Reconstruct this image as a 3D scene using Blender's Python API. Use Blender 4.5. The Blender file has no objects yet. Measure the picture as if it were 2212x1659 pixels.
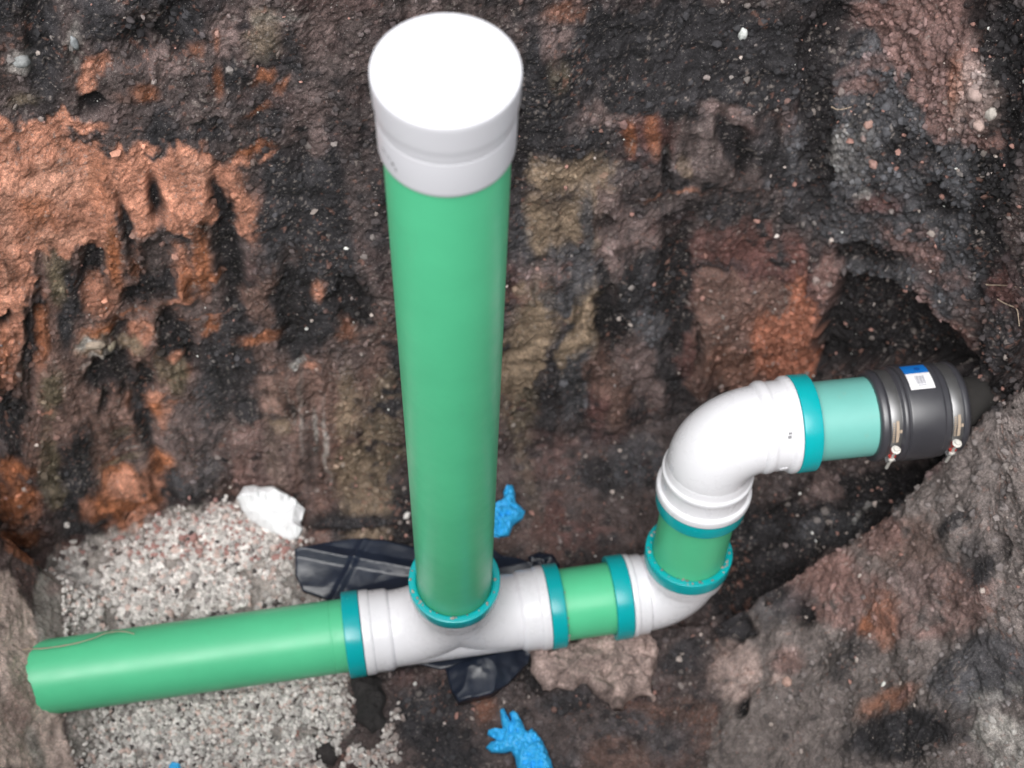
import bpy, math, random
import numpy as np
from mathutils import Vector, Matrix

# ------------------------------------------------------------------ camera, light, exposure
SC = bpy.context.scene
COL = SC.collection
CAM = (0.06416767, -0.7224868, 2.00435458)
PITCH, ROLL = math.radians(60.4568), math.radians(3.4591)
def make_camera():
    F = Vector((0, math.cos(PITCH), -math.sin(PITCH)))
    U0 = Vector((0, math.sin(PITCH), math.cos(PITCH))); R0 = Vector((1, 0, 0))
    R = R0*math.cos(ROLL) + U0*math.sin(ROLL)
    U = U0*math.cos(ROLL) - R0*math.sin(ROLL)
    cam = bpy.data.cameras.new('camera'); cam.sensor_width = 36.0; cam.lens = 36.0*3012/2212
    cam.clip_start = 0.02; cam.clip_end = 500
    o = bpy.data.objects.new('camera', cam); COL.objects.link(o)
    m = Matrix((R, U, -F)).transposed().to_4x4(); m.translation = Vector(CAM)
    o.matrix_world = m
    cam.dof.use_dof = True; cam.dof.focus_distance = 1.55; cam.dof.aperture_fstop = DOF_F
    SC.camera = o
DOF_F = 4.5
make_camera()
SUN_EL, SUN_AZ = math.radians(61), math.radians(195)
w = bpy.data.worlds.new("World"); SC.world = w; w.use_nodes = True
nt = w.node_tree; nt.nodes.clear()
sky = nt.nodes.new('ShaderNodeTexSky'); sky.sky_type = 'NISHITA'; sky.sun_disc = False
sky.sun_elevation = SUN_EL; sky.sun_rotation = SUN_AZ; sky.dust_density = 4.0; sky.air_density = 1.0; sky.ozone_density = 1.0
hs = nt.nodes.new('ShaderNodeHueSaturation'); hs.inputs['Saturation'].default_value = 0.12
bg = nt.nodes.new('ShaderNodeBackground'); bg.inputs['Strength'].default_value = 0.12
out = nt.nodes.new('ShaderNodeOutputWorld')
nt.links.new(sky.outputs[0], hs.inputs['Color']); nt.links.new(hs.outputs[0], bg.inputs[0]); nt.links.new(bg.outputs[0], out.inputs[0])
sun = bpy.data.lights.new('sun', 'SUN'); sun.energy = 1.3; sun.angle = math.radians(50); sun.color = (1.0, 0.98, 0.95)
so = bpy.data.objects.new('sun', sun); COL.objects.link(so)
sd = Vector((math.sin(SUN_AZ)*math.cos(SUN_EL), math.cos(SUN_AZ)*math.cos(SUN_EL), math.sin(SUN_EL)))
so.rotation_euler = (-sd).to_track_quat('-Z', 'Y').to_euler(); so.location = (0, 0, 4)
SC.view_settings.view_transform = 'Standard'; SC.view_settings.look = 'None'
SC.view_settings.gamma = 1.0; SC.view_settings.use_curve_mapping = False
SC.view_settings.exposure = 0.9
SC.render.engine = 'CYCLES'
SC.cycles.max_bounces = 8; SC.cycles.diffuse_bounces = 5

# ------------------------------------------------------------------ noise in numpy
#TERRAIN-BEGIN
import numpy as np
def hash3(ix, iy, iz, seed):
    h = (ix.astype(np.int64)*374761393 + iy.astype(np.int64)*668265263 + iz.astype(np.int64)*1440670441 + seed*974634777) & 0xffffffff
    h = ((h ^ (h >> 13))*1274126177) & 0xffffffff
    h = h ^ (h >> 16)
    return (h & 0xffff).astype(np.float32)/32767.5 - 1.0
def vnoise(P, freq, seed=0):
    """value noise in -1..1 at points P (n,3); freq is a scalar or a 3-vector"""
    q = P*np.asarray(freq, dtype=np.float64)
    i = np.floor(q); f = (q - i).astype(np.float32); i = i.astype(np.int64)
    f = f*f*f*(f*(f*6 - 15) + 10)
    r = 0
    for dx in (0, 1):
        wx = f[:, 0] if dx else 1 - f[:, 0]
        for dy in (0, 1):
            wy = f[:, 1] if dy else 1 - f[:, 1]
            for dz in (0, 1):
                wz = f[:, 2] if dz else 1 - f[:, 2]
                r = r + wx*wy*wz*hash3(i[:, 0]+dx, i[:, 1]+dy, i[:, 2]+dz, seed)
    return r
def fbm(P, freq, octv=4, seed=0, gain=0.5):
    a, t, s = 1.0, 0.0, 0.0
    fr = np.asarray(freq, dtype=np.float64)
    for k in range(octv):
        t = t + a*vnoise(P, fr, seed + 17*k); s += a; a *= gain; fr = fr*2.03
    return t/s*1.6
def sstep(a, b, x):
    t = np.clip((x - a)/(b - a), 0, 1); return t*t*(3 - 2*t)
def smax(a, b, k):
    h = np.clip(0.5 + 0.5*(a - b)/k, 0, 1); return b*(1 - h) + a*h + k*h*(1 - h)
def smin(a, b, k): return -smax(-a, -b, k)

# ------------------------------------------------------------------ the shape of the pit
GROUND = 1.18
YB = np.array([(-3, .12), (-.80, .09), (-.72, .085), (-.65, .10), (-.50, .165), (-.376, .205), (-.265, .225), (-.095, .25), (.067, .305),
               (.20, .345), (.30, .375), (.42, .405), (.50, .43), (.55, .415), (.62, .355), (.66, .285), (.678, .23), (.70, .185), (.74, .15), (.78, .10), (.85, .0), (3, -.05)])
def wall_foot(x): return np.interp(x, YB[:, 0], YB[:, 1])
BANK = np.array([(.75, .17, .56), (.80, .05, .58), (.69, .167, .42), (.635, .125, .285), (.577, .116, .16), (.498, .071, .035), (.435, .027, -.02), (.396, -.06, -.05),
                 (.388, -.184, -.065), (.721, -.254, .30), (.73, -.06, .36), (.58, -.2, .07), (.50, -.05, .02), (.60, .0, .15), (.9, -.3, .70), (.9, .1, .75),
                 (.36, -.4, -.06), (.6, -.4, .10), (1.0, -.1, .95)])
def _tps_fit(c):
    n = len(c); d = np.linalg.norm(c[:, None, :2] - c[None, :, :2], axis=2)
    K = d**2*np.log(d + 1e-9) + np.eye(n)*2e-4; Pm = np.hstack([np.ones((n, 1)), c[:, :2]])
    A = np.block([[K, Pm], [Pm.T, np.zeros((3, 3))]])
    return np.linalg.solve(A, np.concatenate([c[:, 2], np.zeros(3)]))
_BW = _tps_fit(BANK)
def bank_h(x, y):
    r = _BW[-3] + _BW[-2]*x + _BW[-1]*y
    for (cx, cy, _), wv in zip(BANK, _BW[:-3]):
        d2 = (x - cx)**2 + (y - cy)**2 + 1e-12
        r = r + wv*d2*0.5*np.log(d2)
    return r
RX = np.array([-.6, -.184, -.06, .027, .071, .095, .116, .135, .167, .19, .30])     # ridge: y -> x
RY = np.array([.385, .388, .396, .435, .498, .54, .585, .635, .69, .73, .95])
def base_height(x, y):
    x, y = np.broadcast_arrays(np.asarray(x, float), np.asarray(y, float))
    floor = -.078 + .015*np.sin(3*x + 1) + .22*sstep(.44, .70, x)*sstep(.05, .20, y) + .03*sstep(.1, .4, x)*sstep(.05, .25, y)
    rx = np.interp(y, RX, RY)
    side = sstep(-.035 - .10*(1 - sstep(.02, .12, y)), .0, x - rx + .008*np.sin(y*41) + .006*np.sin(y*97 + 1) + .003*np.sin(y*230))
    xb = np.maximum(x, rx)
    b = np.clip(bank_h(np.clip(xb, .3, 1.05), np.clip(y, -.45, .25)), -.09, 1.3)
    z = floor*(1 - side) + np.maximum(b, floor)*side
    yb = wall_foot(x)
    lean = .19 - .10*sstep(.45, .6, x)
    zw = floor*(1-side) + (y - yb)/lean - .04
    z = smax(z, zw, .05)
    xl = -.523 - .03*sstep(-.08, .02, y) - .20*sstep(.015, .10, y) + .008*np.sin(y*31)
    z = smax(z, -.07 + (xl - x)/(.62 - .43*sstep(.0, .1, y)), .03)
    z = smax(z, -.07 + (-.60 - y)/.20, .04)
    z = smax(z, (x - .98)/.2, .04)
    return smin(z, GROUND + 0*x, .05)
def big_disp(P): return fbm(P, 5.5, 3, 51)*.014
#TERRAIN-END

PATCHES = [
('e','D',0.45,(-0.414,0.363,0.773),(0.130,0.035,-0.031),(-0.015,-0.021,-0.087)),
('e','B',0.70,(-0.510,0.237,0.277),(0.153,0.051,-0.067),(-0.045,-0.068,-0.259)),
('e','B',0.50,(-0.313,0.270,0.166),(0.170,0.026,-0.015),(-0.024,-0.050,-0.243)),
('e','K',0.90,(-0.224,0.337,0.444),(0.067,0.008,-0.007),(-0.016,-0.043,-0.215)),
('e','K',0.90,(0.271,0.511,0.678),(0.158,0.039,-0.024),(0.012,-0.014,-0.093)),
('e','G',0.60,(0.188,0.451,0.481),(0.100,0.023,-0.026),(0.012,-0.018,-0.111)),
('e','D',0.50,(0.181,0.426,0.360),(0.125,0.029,-0.033),(0.019,-0.034,-0.205)),
('e','D',0.50,(0.336,0.484,0.447),(0.108,0.022,-0.017),(0.022,-0.023,-0.146)),
('e','R',0.50,(0.400,0.463,0.254),(0.120,0.025,-0.027),(0.022,-0.019,-0.130)),
('e','G',0.80,(0.570,0.449,0.541),(0.079,-0.090,0.121),(0.047,-0.083,-0.215)),
('e','BK',0.90,(0.629,0.398,0.743),(0.017,-0.027,0.028),(0.029,-0.063,-0.153)),
('e','D',0.50,(0.184,0.231,-0.057),(0.193,0.000,0.023),(0.003,-0.106,-0.001)),
('e','R',0.30,(0.184,0.208,-0.058),(0.074,-0.002,0.008),(0.002,-0.051,-0.001)),
('e','G',0.50,(-0.180,0.189,-0.071),(0.073,0.009,0.003),(0.001,-0.019,0.000)),
('e','BK',0.80,(0.585,0.180,0.073),(0.136,-0.021,0.140),(0.015,-0.055,-0.026)),
('e','BK',0.80,(0.458,0.038,-0.003),(0.038,-0.020,0.016),(-0.020,-0.067,-0.035)),
('e','K',0.80,(0.430,0.169,-0.048),(0.088,0.005,-0.001),(-0.001,-0.045,-0.010)),
('e','B',0.50,(0.334,-0.132,-0.061),(0.111,0.006,0.005),(0.001,-0.047,-0.005)),
('e','G',0.60,(0.230,-0.153,-0.063),(0.139,0.010,-0.001),(0.001,-0.040,-0.000)),
('e','K',0.80,(0.021,-0.135,-0.065),(0.104,0.004,0.002),(0.005,-0.063,0.000)),
('e','D',0.60,(0.125,-0.132,-0.063),(0.104,0.008,0.001),(0.003,-0.061,0.000)),
('p','S',0.70,(0.586,-0.024,0.228),(0.700,-0.000,0.714),(-0.099,0.990,0.097),[(0.573,0.148),(0.262,0.211),(0.202,0.190),(0.073,0.147),(-0.018,0.131),(-0.191,0.138),(-0.277,0.041),(-0.325,-0.023),(-0.346,-0.167),(-0.351,-0.383),(0.398,-0.432)]),
('p','S',0.80,(0.453,-0.089,-0.017),(0.861,-0.000,0.508),(-0.045,0.996,0.076),[(-0.051,0.057),(-0.004,0.094),(0.056,0.056),(0.036,-0.010),(0.041,-0.102),(-0.078,-0.094)]),
('e','M',0.60,(0.531,0.071,0.073),(0.050,0.016,0.068),(0.024,-0.060,0.014)),
('e','PB',0.60,(0.565,0.025,0.106),(0.065,-0.057,0.075),(-0.010,-0.038,-0.026)),
('e','PB',0.50,(0.665,-0.019,0.256),(0.040,-0.021,0.063),(0.003,-0.044,-0.021)),
('e','B',0.50,(0.624,0.059,0.223),(0.029,0.004,0.059),(0.013,-0.032,0.007)),
('e','OD',0.50,(0.615,-0.130,0.130),(0.027,0.008,0.042),(0.004,-0.018,0.001)),
('e','OD',0.35,(0.600,-0.015,0.145),(0.019,-0.009,0.027),(0.001,-0.037,-0.012)),
('e','K',0.85,(0.630,-0.183,0.141),(0.064,-0.009,0.098),(0.000,-0.029,-0.004)),
('e','G',0.70,(0.695,-0.123,0.267),(0.041,-0.004,0.077),(0.007,-0.052,-0.000)),
('e','W',0.50,(0.711,-0.216,0.283),(0.020,0.001,0.041),(0.006,-0.035,0.009)),
('e','W',0.35,(0.707,-0.157,0.283),(0.020,0.001,0.041),(0.003,-0.012,0.003)),
('e','K',0.70,(0.667,0.064,0.314),(0.014,0.010,0.036),(0.002,-0.009,-0.001)),
('e','G',0.60,(0.495,0.043,0.028),(0.029,0.018,0.029),(0.013,-0.020,0.009)),
('e','K',0.60,(0.568,-0.053,0.088),(0.014,-0.008,0.015),(-0.006,-0.035,-0.017)),
('e','S',0.50,(0.465,-0.124,-0.015),(0.035,-0.004,0.022),(-0.002,-0.052,-0.008)),
('e','BK',0.90,(0.436,-0.097,-0.029),(0.007,-0.003,0.004),(-0.005,-0.016,-0.005)),
('e','P',0.60,(0.484,-0.066,0.006),(0.011,-0.001,0.008),(-0.001,-0.007,-0.002)),
('e','K',0.50,(0.689,0.010,0.321),(0.013,-0.008,0.021),(-0.000,-0.031,-0.022)),
('p','PL',0.95,(-0.603,-0.120,0.042),(0.533,0.000,-0.846),(-0.068,0.997,-0.043),[(-0.103,0.119),(-0.053,0.106),(-0.010,0.072),(0.009,0.027),(0.068,-0.048),(0.119,-0.119),(-0.031,-0.157)]),  # left bank paled: brightness painted in where little light reaches
('e','PB',0.35,(-0.595,-0.169,0.058),(0.016,-0.001,-0.025),(-0.007,-0.045,0.003)),
('e','W',0.50,(-0.574,-0.232,0.001),(0.004,0.009,-0.004),(0.013,-0.026,-0.027)),
('e','D',0.35,(-0.630,-0.039,0.073),(0.008,0.007,-0.017),(0.008,-0.028,0.003)),
('e','D',0.40,(-0.556,-0.218,-0.023),(0.005,0.007,-0.006),(0.004,-0.027,-0.016)),
('e','O',0.90,(-0.294,0.358,0.612),(0.018,0.003,0.000),(-0.001,-0.002,-0.010)),
('e','OD',0.80,(-0.267,0.366,0.629),(0.023,0.004,0.004),(-0.001,-0.002,-0.008)),
('e','O',0.90,(-0.436,0.357,0.777),(0.012,0.004,0.003),(0.002,-0.002,-0.011)),
('e','O',0.80,(-0.448,0.350,0.761),(0.009,0.002,-0.004),(-0.003,-0.004,-0.017)),
('e','OD',0.60,(-0.400,0.360,0.733),(0.022,0.006,-0.008),(-0.002,-0.003,-0.012)),
('e','OD',0.60,(-0.305,0.379,0.730),(0.014,0.002,-0.001),(-0.002,-0.003,-0.015)),
('e','OD',0.60,(-0.251,0.388,0.734),(0.012,0.002,0.004),(-0.001,-0.002,-0.010)),
('e','OD',0.50,(-0.322,0.390,0.803),(0.009,0.001,-0.002),(-0.004,-0.006,-0.026)),
('e','OD',0.50,(-0.261,0.378,0.687),(0.014,0.003,0.004),(-0.000,-0.001,-0.005)),
('e','D',0.90,(-0.468,0.330,0.691),(0.018,0.006,0.004),(-0.000,-0.001,-0.005)),
('e','D',0.90,(-0.481,0.325,0.684),(0.011,0.004,0.003),(-0.001,-0.000,-0.001)),
('e','K',0.90,(-0.394,0.346,0.652),(0.011,0.003,-0.004),(-0.003,-0.005,-0.019)),
('e','D',0.90,(-0.431,0.338,0.671),(0.018,0.005,-0.003),(-0.003,-0.005,-0.019)),
('e','D',0.90,(-0.403,0.328,0.574),(0.009,0.002,-0.005),(-0.003,-0.008,-0.036)),
('e','BK',0.85,(-0.324,0.345,0.570),(0.010,-0.001,-0.012),(-0.012,-0.011,-0.045)),
('e','D',0.70,(-0.440,0.319,0.583),(0.009,0.002,-0.006),(-0.005,-0.008,-0.033)),
('e','D',0.50,(-0.542,0.287,0.613),(0.014,0.005,-0.008),(-0.003,-0.005,-0.018)),
('e','K',0.60,(-0.540,0.303,0.691),(0.004,0.002,0.003),(-0.002,-0.002,-0.007)),
('e','BK',0.85,(-0.424,0.295,0.433),(0.026,0.007,-0.004),(-0.008,-0.011,-0.047)),
('e','BK',0.80,(-0.325,0.326,0.470),(0.015,0.002,-0.003),(-0.011,-0.020,-0.096)),
('e','D',0.70,(-0.376,0.304,0.399),(0.036,0.009,-0.000),(-0.009,-0.014,-0.064)),
('e','K',0.80,(-0.390,0.309,0.451),(0.015,0.004,-0.002),(-0.009,-0.015,-0.066)),
('e','OL',0.70,(-0.467,0.299,0.525),(0.007,0.002,-0.003),(-0.008,-0.012,-0.048)),
('e','OL',0.70,(-0.530,0.269,0.491),(0.008,0.002,-0.009),(-0.013,-0.014,-0.044)),
('e','K',0.75,(-0.526,0.260,0.435),(0.013,0.005,-0.002),(-0.004,-0.013,-0.060)),
('e','BK',0.80,(-0.488,0.285,0.487),(0.014,0.004,-0.002),(-0.004,-0.005,-0.022)),
('e','BK',0.80,(-0.453,0.280,0.400),(0.018,0.006,0.004),(-0.005,-0.006,-0.025)),
('e','OD',0.80,(-0.624,0.200,0.336),(0.011,0.003,-0.009),(-0.032,-0.042,-0.150)),
('e','O',0.75,(-0.592,0.237,0.458),(0.012,0.005,-0.003),(-0.025,-0.028,-0.092)),
('e','B',0.80,(-0.597,0.217,0.366),(0.007,0.002,-0.003),(-0.044,-0.052,-0.177)),
('e','BK',0.80,(-0.581,0.227,0.384),(0.007,0.003,-0.001),(-0.027,-0.032,-0.108)),
('e','O',0.70,(-0.391,0.311,0.461),(0.015,0.004,-0.003),(-0.005,-0.008,-0.032)),
('e','OD',0.70,(-0.436,0.299,0.474),(0.011,0.003,-0.002),(-0.005,-0.008,-0.032)),
('e','O',0.70,(-0.278,0.343,0.517),(0.018,0.004,0.002),(-0.004,-0.009,-0.045)),
('e','OD',0.70,(-0.362,0.309,0.416),(0.025,0.005,0.003),(-0.001,-0.002,-0.010)),
('e','O',0.80,(-0.457,0.266,0.338),(0.013,0.003,-0.003),(-0.007,-0.004,-0.009)),
('e','O',0.80,(-0.473,0.258,0.317),(0.015,0.004,-0.002),(-0.004,-0.006,-0.023)),
('e','OD',0.80,(-0.498,0.255,0.344),(0.029,0.010,-0.004),(-0.004,-0.005,-0.020)),
('e','O',0.70,(-0.396,0.294,0.381),(0.020,0.007,0.002),(-0.002,-0.002,-0.006)),
('e','OD',0.70,(-0.464,0.233,0.174),(0.028,0.002,-0.035),(-0.009,-0.005,-0.011)),
('e','O',0.75,(-0.458,0.238,0.188),(0.015,0.005,0.002),(-0.003,-0.003,-0.013)),
('e','O',0.80,(-0.432,0.260,0.263),(0.010,0.002,-0.003),(-0.002,-0.003,-0.014)),
('e','OD',0.60,(-0.410,0.261,0.231),(0.008,0.003,0.002),(-0.002,-0.002,-0.009)),
('e','T',0.70,(-0.513,0.246,0.329),(0.025,0.009,-0.006),(-0.004,-0.005,-0.018)),
('e','W',0.60,(-0.520,0.244,0.336),(0.012,0.005,-0.000),(-0.002,-0.002,-0.007)),
('e','W',0.50,(-0.506,0.340,0.807),(0.013,0.005,-0.002),(-0.003,-0.003,-0.012)),
('e','BK',0.80,(-0.410,0.271,0.285),(0.024,0.006,-0.007),(-0.008,-0.013,-0.056)),
('e','BK',0.75,(-0.493,0.247,0.292),(0.022,0.005,-0.015),(-0.018,-0.018,-0.063)),
('e','K',0.70,(-0.351,0.279,0.247),(0.046,0.008,-0.001),(-0.014,-0.025,-0.119)),
('e','BK',0.90,(-0.648,0.168,0.222),(0.021,0.006,-0.005),(-0.024,-0.029,-0.108)),
('e','OL',0.60,(-0.587,0.199,0.252),(0.009,0.004,-0.000),(-0.011,-0.015,-0.053)),
('e','OL',0.60,(-0.436,0.257,0.254),(0.012,0.003,-0.004),(-0.004,-0.007,-0.029)),
('e','OL',0.55,(-0.622,0.157,0.107),(0.011,0.005,0.000),(-0.016,-0.022,-0.078)),
('e','OD',0.90,(-0.534,0.172,-0.014),(0.048,0.019,-0.015),(-0.004,-0.015,-0.067)),
('e','O',0.70,(-0.527,0.163,-0.068),(0.040,0.019,0.004),(0.000,-0.006,-0.019)),
('e','OD',0.75,(-0.685,0.124,0.034),(0.035,0.007,0.001),(-0.011,-0.012,-0.050)),
('e','O',0.50,(-0.673,0.119,-0.004),(0.021,0.005,0.002),(-0.003,-0.004,-0.017)),
('e','OD',0.70,(-0.593,0.146,-0.014),(0.010,0.004,-0.001),(-0.006,-0.008,-0.028)),
('e','OD',0.60,(-0.530,0.191,0.078),(0.023,0.012,0.015),(0.002,-0.000,-0.006)),
('e','K',0.75,(-0.597,0.154,0.037),(0.022,0.008,-0.008),(-0.021,-0.029,-0.108)),
('e','D',0.60,(-0.495,0.209,0.096),(0.038,0.012,-0.007),(-0.008,-0.012,-0.046)),
('e','OL',0.50,(-0.502,0.213,0.135),(0.025,0.008,-0.005),(-0.003,-0.004,-0.013)),
('e','G',0.60,(-0.411,0.231,0.077),(0.039,0.009,-0.016),(-0.018,-0.032,-0.140)),
('e','BK',0.60,(-0.479,0.234,0.204),(0.012,0.005,0.006),(0.006,-0.015,-0.090)),
('e','PB',0.60,(-0.328,0.238,0.010),(0.049,0.007,-0.010),(-0.011,-0.024,-0.111)),
('e','T',0.50,(-0.296,0.250,0.043),(0.017,0.002,-0.006),(-0.011,-0.026,-0.124)),
('e','B',0.70,(-0.239,0.260,0.051),(0.057,0.005,-0.014),(-0.011,-0.031,-0.154)),
('e','T',0.50,(-0.182,0.268,0.050),(0.024,0.003,-0.003),(-0.007,-0.029,-0.147)),
('e','OL',0.45,(-0.132,0.271,0.031),(0.029,0.004,-0.002),(-0.003,-0.021,-0.108)),
('e','B',0.60,(-0.145,0.310,0.244),(0.030,0.005,0.004),(-0.004,-0.019,-0.097)),
('e','T',0.45,(-0.125,0.293,0.140),(0.021,0.003,0.002),(-0.002,-0.012,-0.062)),
('e','W',0.50,(-0.255,0.271,0.118),(0.003,-0.000,-0.005),(-0.006,-0.014,-0.072)),
('e','W',0.45,(-0.268,0.275,0.150),(0.003,0.000,-0.003),(-0.001,-0.009,-0.046)),
('e','BK',0.90,(-0.243,0.318,0.358),(0.028,0.003,-0.006),(-0.009,-0.024,-0.118)),
('e','BK',0.90,(-0.160,0.330,0.361),(0.027,0.005,0.008),(0.006,-0.006,-0.036)),
('e','D',0.60,(-0.172,0.307,0.248),(0.027,0.004,0.003),(-0.003,-0.011,-0.056)),
('e','O',0.45,(-0.209,0.327,0.383),(0.009,0.000,-0.004),(-0.001,-0.004,-0.018)),
('e','D',0.80,(-0.260,0.333,0.449),(0.033,0.000,-0.024),(-0.009,-0.006,-0.027)),
('e','M',0.50,(-0.412,0.371,0.812),(0.019,0.004,-0.008),(-0.006,-0.008,-0.035)),
('e','M',0.60,(-0.373,0.375,0.774),(0.030,0.006,-0.004),(-0.006,-0.009,-0.038)),
('e','OL',0.50,(-0.513,0.325,0.747),(0.019,0.008,0.000),(-0.003,-0.003,-0.010)),
('e','M',0.60,(-0.259,0.402,0.811),(0.031,0.004,-0.004),(-0.005,-0.009,-0.046)),
('e','M',0.50,(-0.207,0.383,0.674),(0.022,0.003,0.001),(-0.013,-0.012,-0.056)),
('e','M',0.50,(-0.176,0.412,0.804),(0.014,0.001,-0.006),(-0.018,-0.011,-0.046)),
('e','BK',0.85,(-0.346,0.388,0.816),(0.025,0.004,-0.002),(-0.005,-0.007,-0.031)),
('e','BK',0.80,(-0.383,0.379,0.808),(0.012,0.003,-0.003),(-0.005,-0.007,-0.031)),
('e','BK',0.85,(-0.484,0.349,0.817),(0.014,0.004,-0.004),(-0.014,-0.017,-0.068)),
('e','K',0.80,(-0.294,0.381,0.734),(0.032,0.005,-0.002),(-0.003,-0.005,-0.026)),
('e','W',0.40,(-0.247,0.406,0.823),(0.041,0.005,-0.004),(-0.001,-0.001,-0.005)),
('e','K',0.80,(-0.405,0.364,0.765),(0.029,0.007,-0.010),(-0.003,-0.005,-0.022)),
('e','W',0.45,(-0.507,0.338,0.801),(0.016,0.007,0.005),(0.001,-0.002,-0.013)),
('e','W',0.50,(-0.449,0.359,0.812),(0.005,0.000,-0.007),(-0.006,-0.006,-0.021)),
('e','D',0.70,(-0.321,0.369,0.692),(0.032,0.005,-0.005),(-0.004,-0.006,-0.030)),
('e','BK',0.70,(-0.323,0.364,0.671),(0.016,0.002,-0.003),(-0.003,-0.004,-0.020)),
('e','BK',0.70,(-0.223,0.370,0.616),(0.029,0.005,0.007),(-0.003,-0.007,-0.036)),
('e','BK',0.70,(-0.446,0.345,0.734),(0.012,0.003,-0.002),(-0.002,-0.002,-0.010)),
('e','BK',0.75,(0.060,0.436,0.600),(0.024,0.007,-0.006),(0.006,-0.022,-0.128)),
('e','K',0.80,(0.084,0.458,0.676),(0.036,0.009,-0.009),(0.006,-0.015,-0.091)),
('e','M',0.50,(0.080,0.473,0.761),(0.038,0.010,-0.005),(0.002,-0.007,-0.038)),
('e','OD',0.35,(0.106,0.485,0.782),(0.032,0.009,-0.004),(0.000,-0.003,-0.017)),
('e','K',0.60,(0.055,0.401,0.421),(0.019,0.006,-0.003),(0.004,-0.019,-0.108)),
('e','M',0.60,(0.170,0.471,0.610),(0.038,0.009,-0.011),(0.003,-0.003,-0.020)),
('e','M',0.60,(0.316,0.507,0.597),(0.041,0.007,-0.012),(0.006,-0.003,-0.023)),
('e','R',0.60,(0.222,0.479,0.577),(0.039,0.009,-0.011),(0.005,-0.005,-0.035)),
('e','OD',0.50,(0.229,0.480,0.576),(0.010,0.002,-0.005),(0.006,-0.006,-0.039)),
('e','BK',0.85,(0.342,0.503,0.539),(0.024,0.004,-0.010),(0.018,-0.006,-0.053)),
('e','K',0.80,(0.275,0.505,0.640),(0.100,0.024,-0.019),(0.007,-0.007,-0.047)),
('e','T',0.65,(0.162,0.448,0.501),(0.032,0.005,-0.023),(-0.008,-0.011,-0.047)),
('e','T',0.60,(0.098,0.434,0.526),(0.027,0.006,-0.011),(0.003,-0.004,-0.026)),
('e','T',0.60,(0.100,0.418,0.441),(0.027,0.006,-0.010),(0.004,-0.010,-0.057)),
('e','T',0.60,(0.161,0.434,0.428),(0.024,0.005,-0.010),(0.005,-0.008,-0.050)),
('e','M',0.60,(0.208,0.446,0.423),(0.047,0.011,-0.012),(0.009,-0.014,-0.084)),
('e','R',0.50,(0.279,0.460,0.399),(0.030,0.009,0.001),(-0.001,-0.003,-0.015)),
('e','R',0.60,(0.085,0.395,0.341),(0.039,0.010,-0.008),(0.002,-0.010,-0.055)),
('e','M',0.50,(0.266,0.444,0.333),(0.040,0.010,-0.005),(0.005,-0.009,-0.054)),
('e','G',0.70,(0.137,0.409,0.333),(0.056,0.013,-0.017),(0.006,-0.012,-0.072)),
('e','K',0.70,(0.089,0.403,0.380),(0.020,0.005,-0.006),(0.002,-0.005,-0.028)),
('e','T',0.70,(0.094,0.381,0.252),(0.026,0.005,-0.016),(0.003,-0.018,-0.100)),
('e','T',0.65,(0.163,0.396,0.228),(0.021,0.001,-0.025),(-0.006,-0.017,-0.080)),
('e','T',0.50,(0.065,0.353,0.153),(0.019,0.004,-0.011),(0.000,-0.026,-0.138)),
('e','G',0.75,(0.156,0.378,0.145),(0.025,0.003,-0.020),(0.007,-0.026,-0.148)),
('e','BK',0.90,(0.228,0.411,0.210),(0.024,0.003,-0.018),(0.009,-0.018,-0.108)),
('e','BK',0.90,(0.298,0.438,0.255),(0.026,0.005,-0.010),(0.011,-0.021,-0.128)),
('e','G',0.70,(0.265,0.420,0.205),(0.027,0.005,-0.013),(0.008,-0.017,-0.102)),
('e','BK',0.70,(0.308,0.453,0.321),(0.011,0.003,0.003),(0.006,-0.016,-0.091)),
('e','K',0.70,(0.125,0.358,0.082),(0.016,0.003,-0.011),(0.003,-0.025,-0.135)),
('e','B',0.70,(0.229,0.382,0.055),(0.021,0.003,-0.015),(0.006,-0.013,-0.079)),
('e','R',0.50,(0.201,0.373,0.048),(0.016,0.003,-0.010),(0.004,-0.013,-0.075)),
('e','OL',0.50,(0.087,0.335,0.025),(0.021,0.006,-0.002),(-0.002,-0.020,-0.100)),
('e','M',0.50,(0.281,0.397,0.061),(0.033,0.006,-0.014),(0.009,-0.010,-0.065)),
('e','K',0.50,(0.330,0.403,0.029),(0.026,0.004,-0.013),(0.012,-0.013,-0.079)),
('e','R',0.60,(0.362,0.428,0.123),(0.041,0.007,-0.015),(0.018,-0.017,-0.112)),
('e','B',0.70,(0.416,0.447,0.153),(0.088,0.019,-0.028),(0.018,-0.014,-0.098)),
('e','OR',1.00,(0.501,0.464,0.163),(0.015,-0.006,0.001),(0.016,-0.026,-0.121)),
('e','OR',0.90,(0.460,0.456,0.128),(0.043,0.000,-0.044),(-0.005,-0.011,-0.051)),
('e','OR',0.70,(0.444,0.440,0.070),(0.061,0.013,-0.025),(0.010,-0.005,-0.045)),
('e','OD',0.60,(0.406,0.431,0.078),(0.041,0.008,-0.015),(0.012,-0.009,-0.065)),
('e','PB',0.60,(0.526,0.463,0.273),(0.015,-0.010,0.007),(0.007,-0.014,-0.063)),
('e','R',0.60,(0.480,0.486,0.281),(0.015,-0.001,-0.002),(0.013,-0.011,-0.062)),
('e','R',0.50,(0.392,0.473,0.320),(0.052,0.013,0.000),(0.003,-0.006,-0.037)),
('e','BK',0.90,(0.448,0.537,0.575),(0.025,0.003,-0.015),(0.039,-0.025,-0.183)),
('e','K',0.70,(0.390,0.511,0.521),(0.031,0.005,-0.013),(0.014,-0.008,-0.060)),
('e','BK',0.85,(0.415,0.550,0.694),(0.037,0.009,-0.005),(0.008,-0.006,-0.043)),
('e','K',0.80,(0.143,0.489,0.748),(0.032,0.009,-0.002),(0.002,-0.006,-0.037)),
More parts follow.
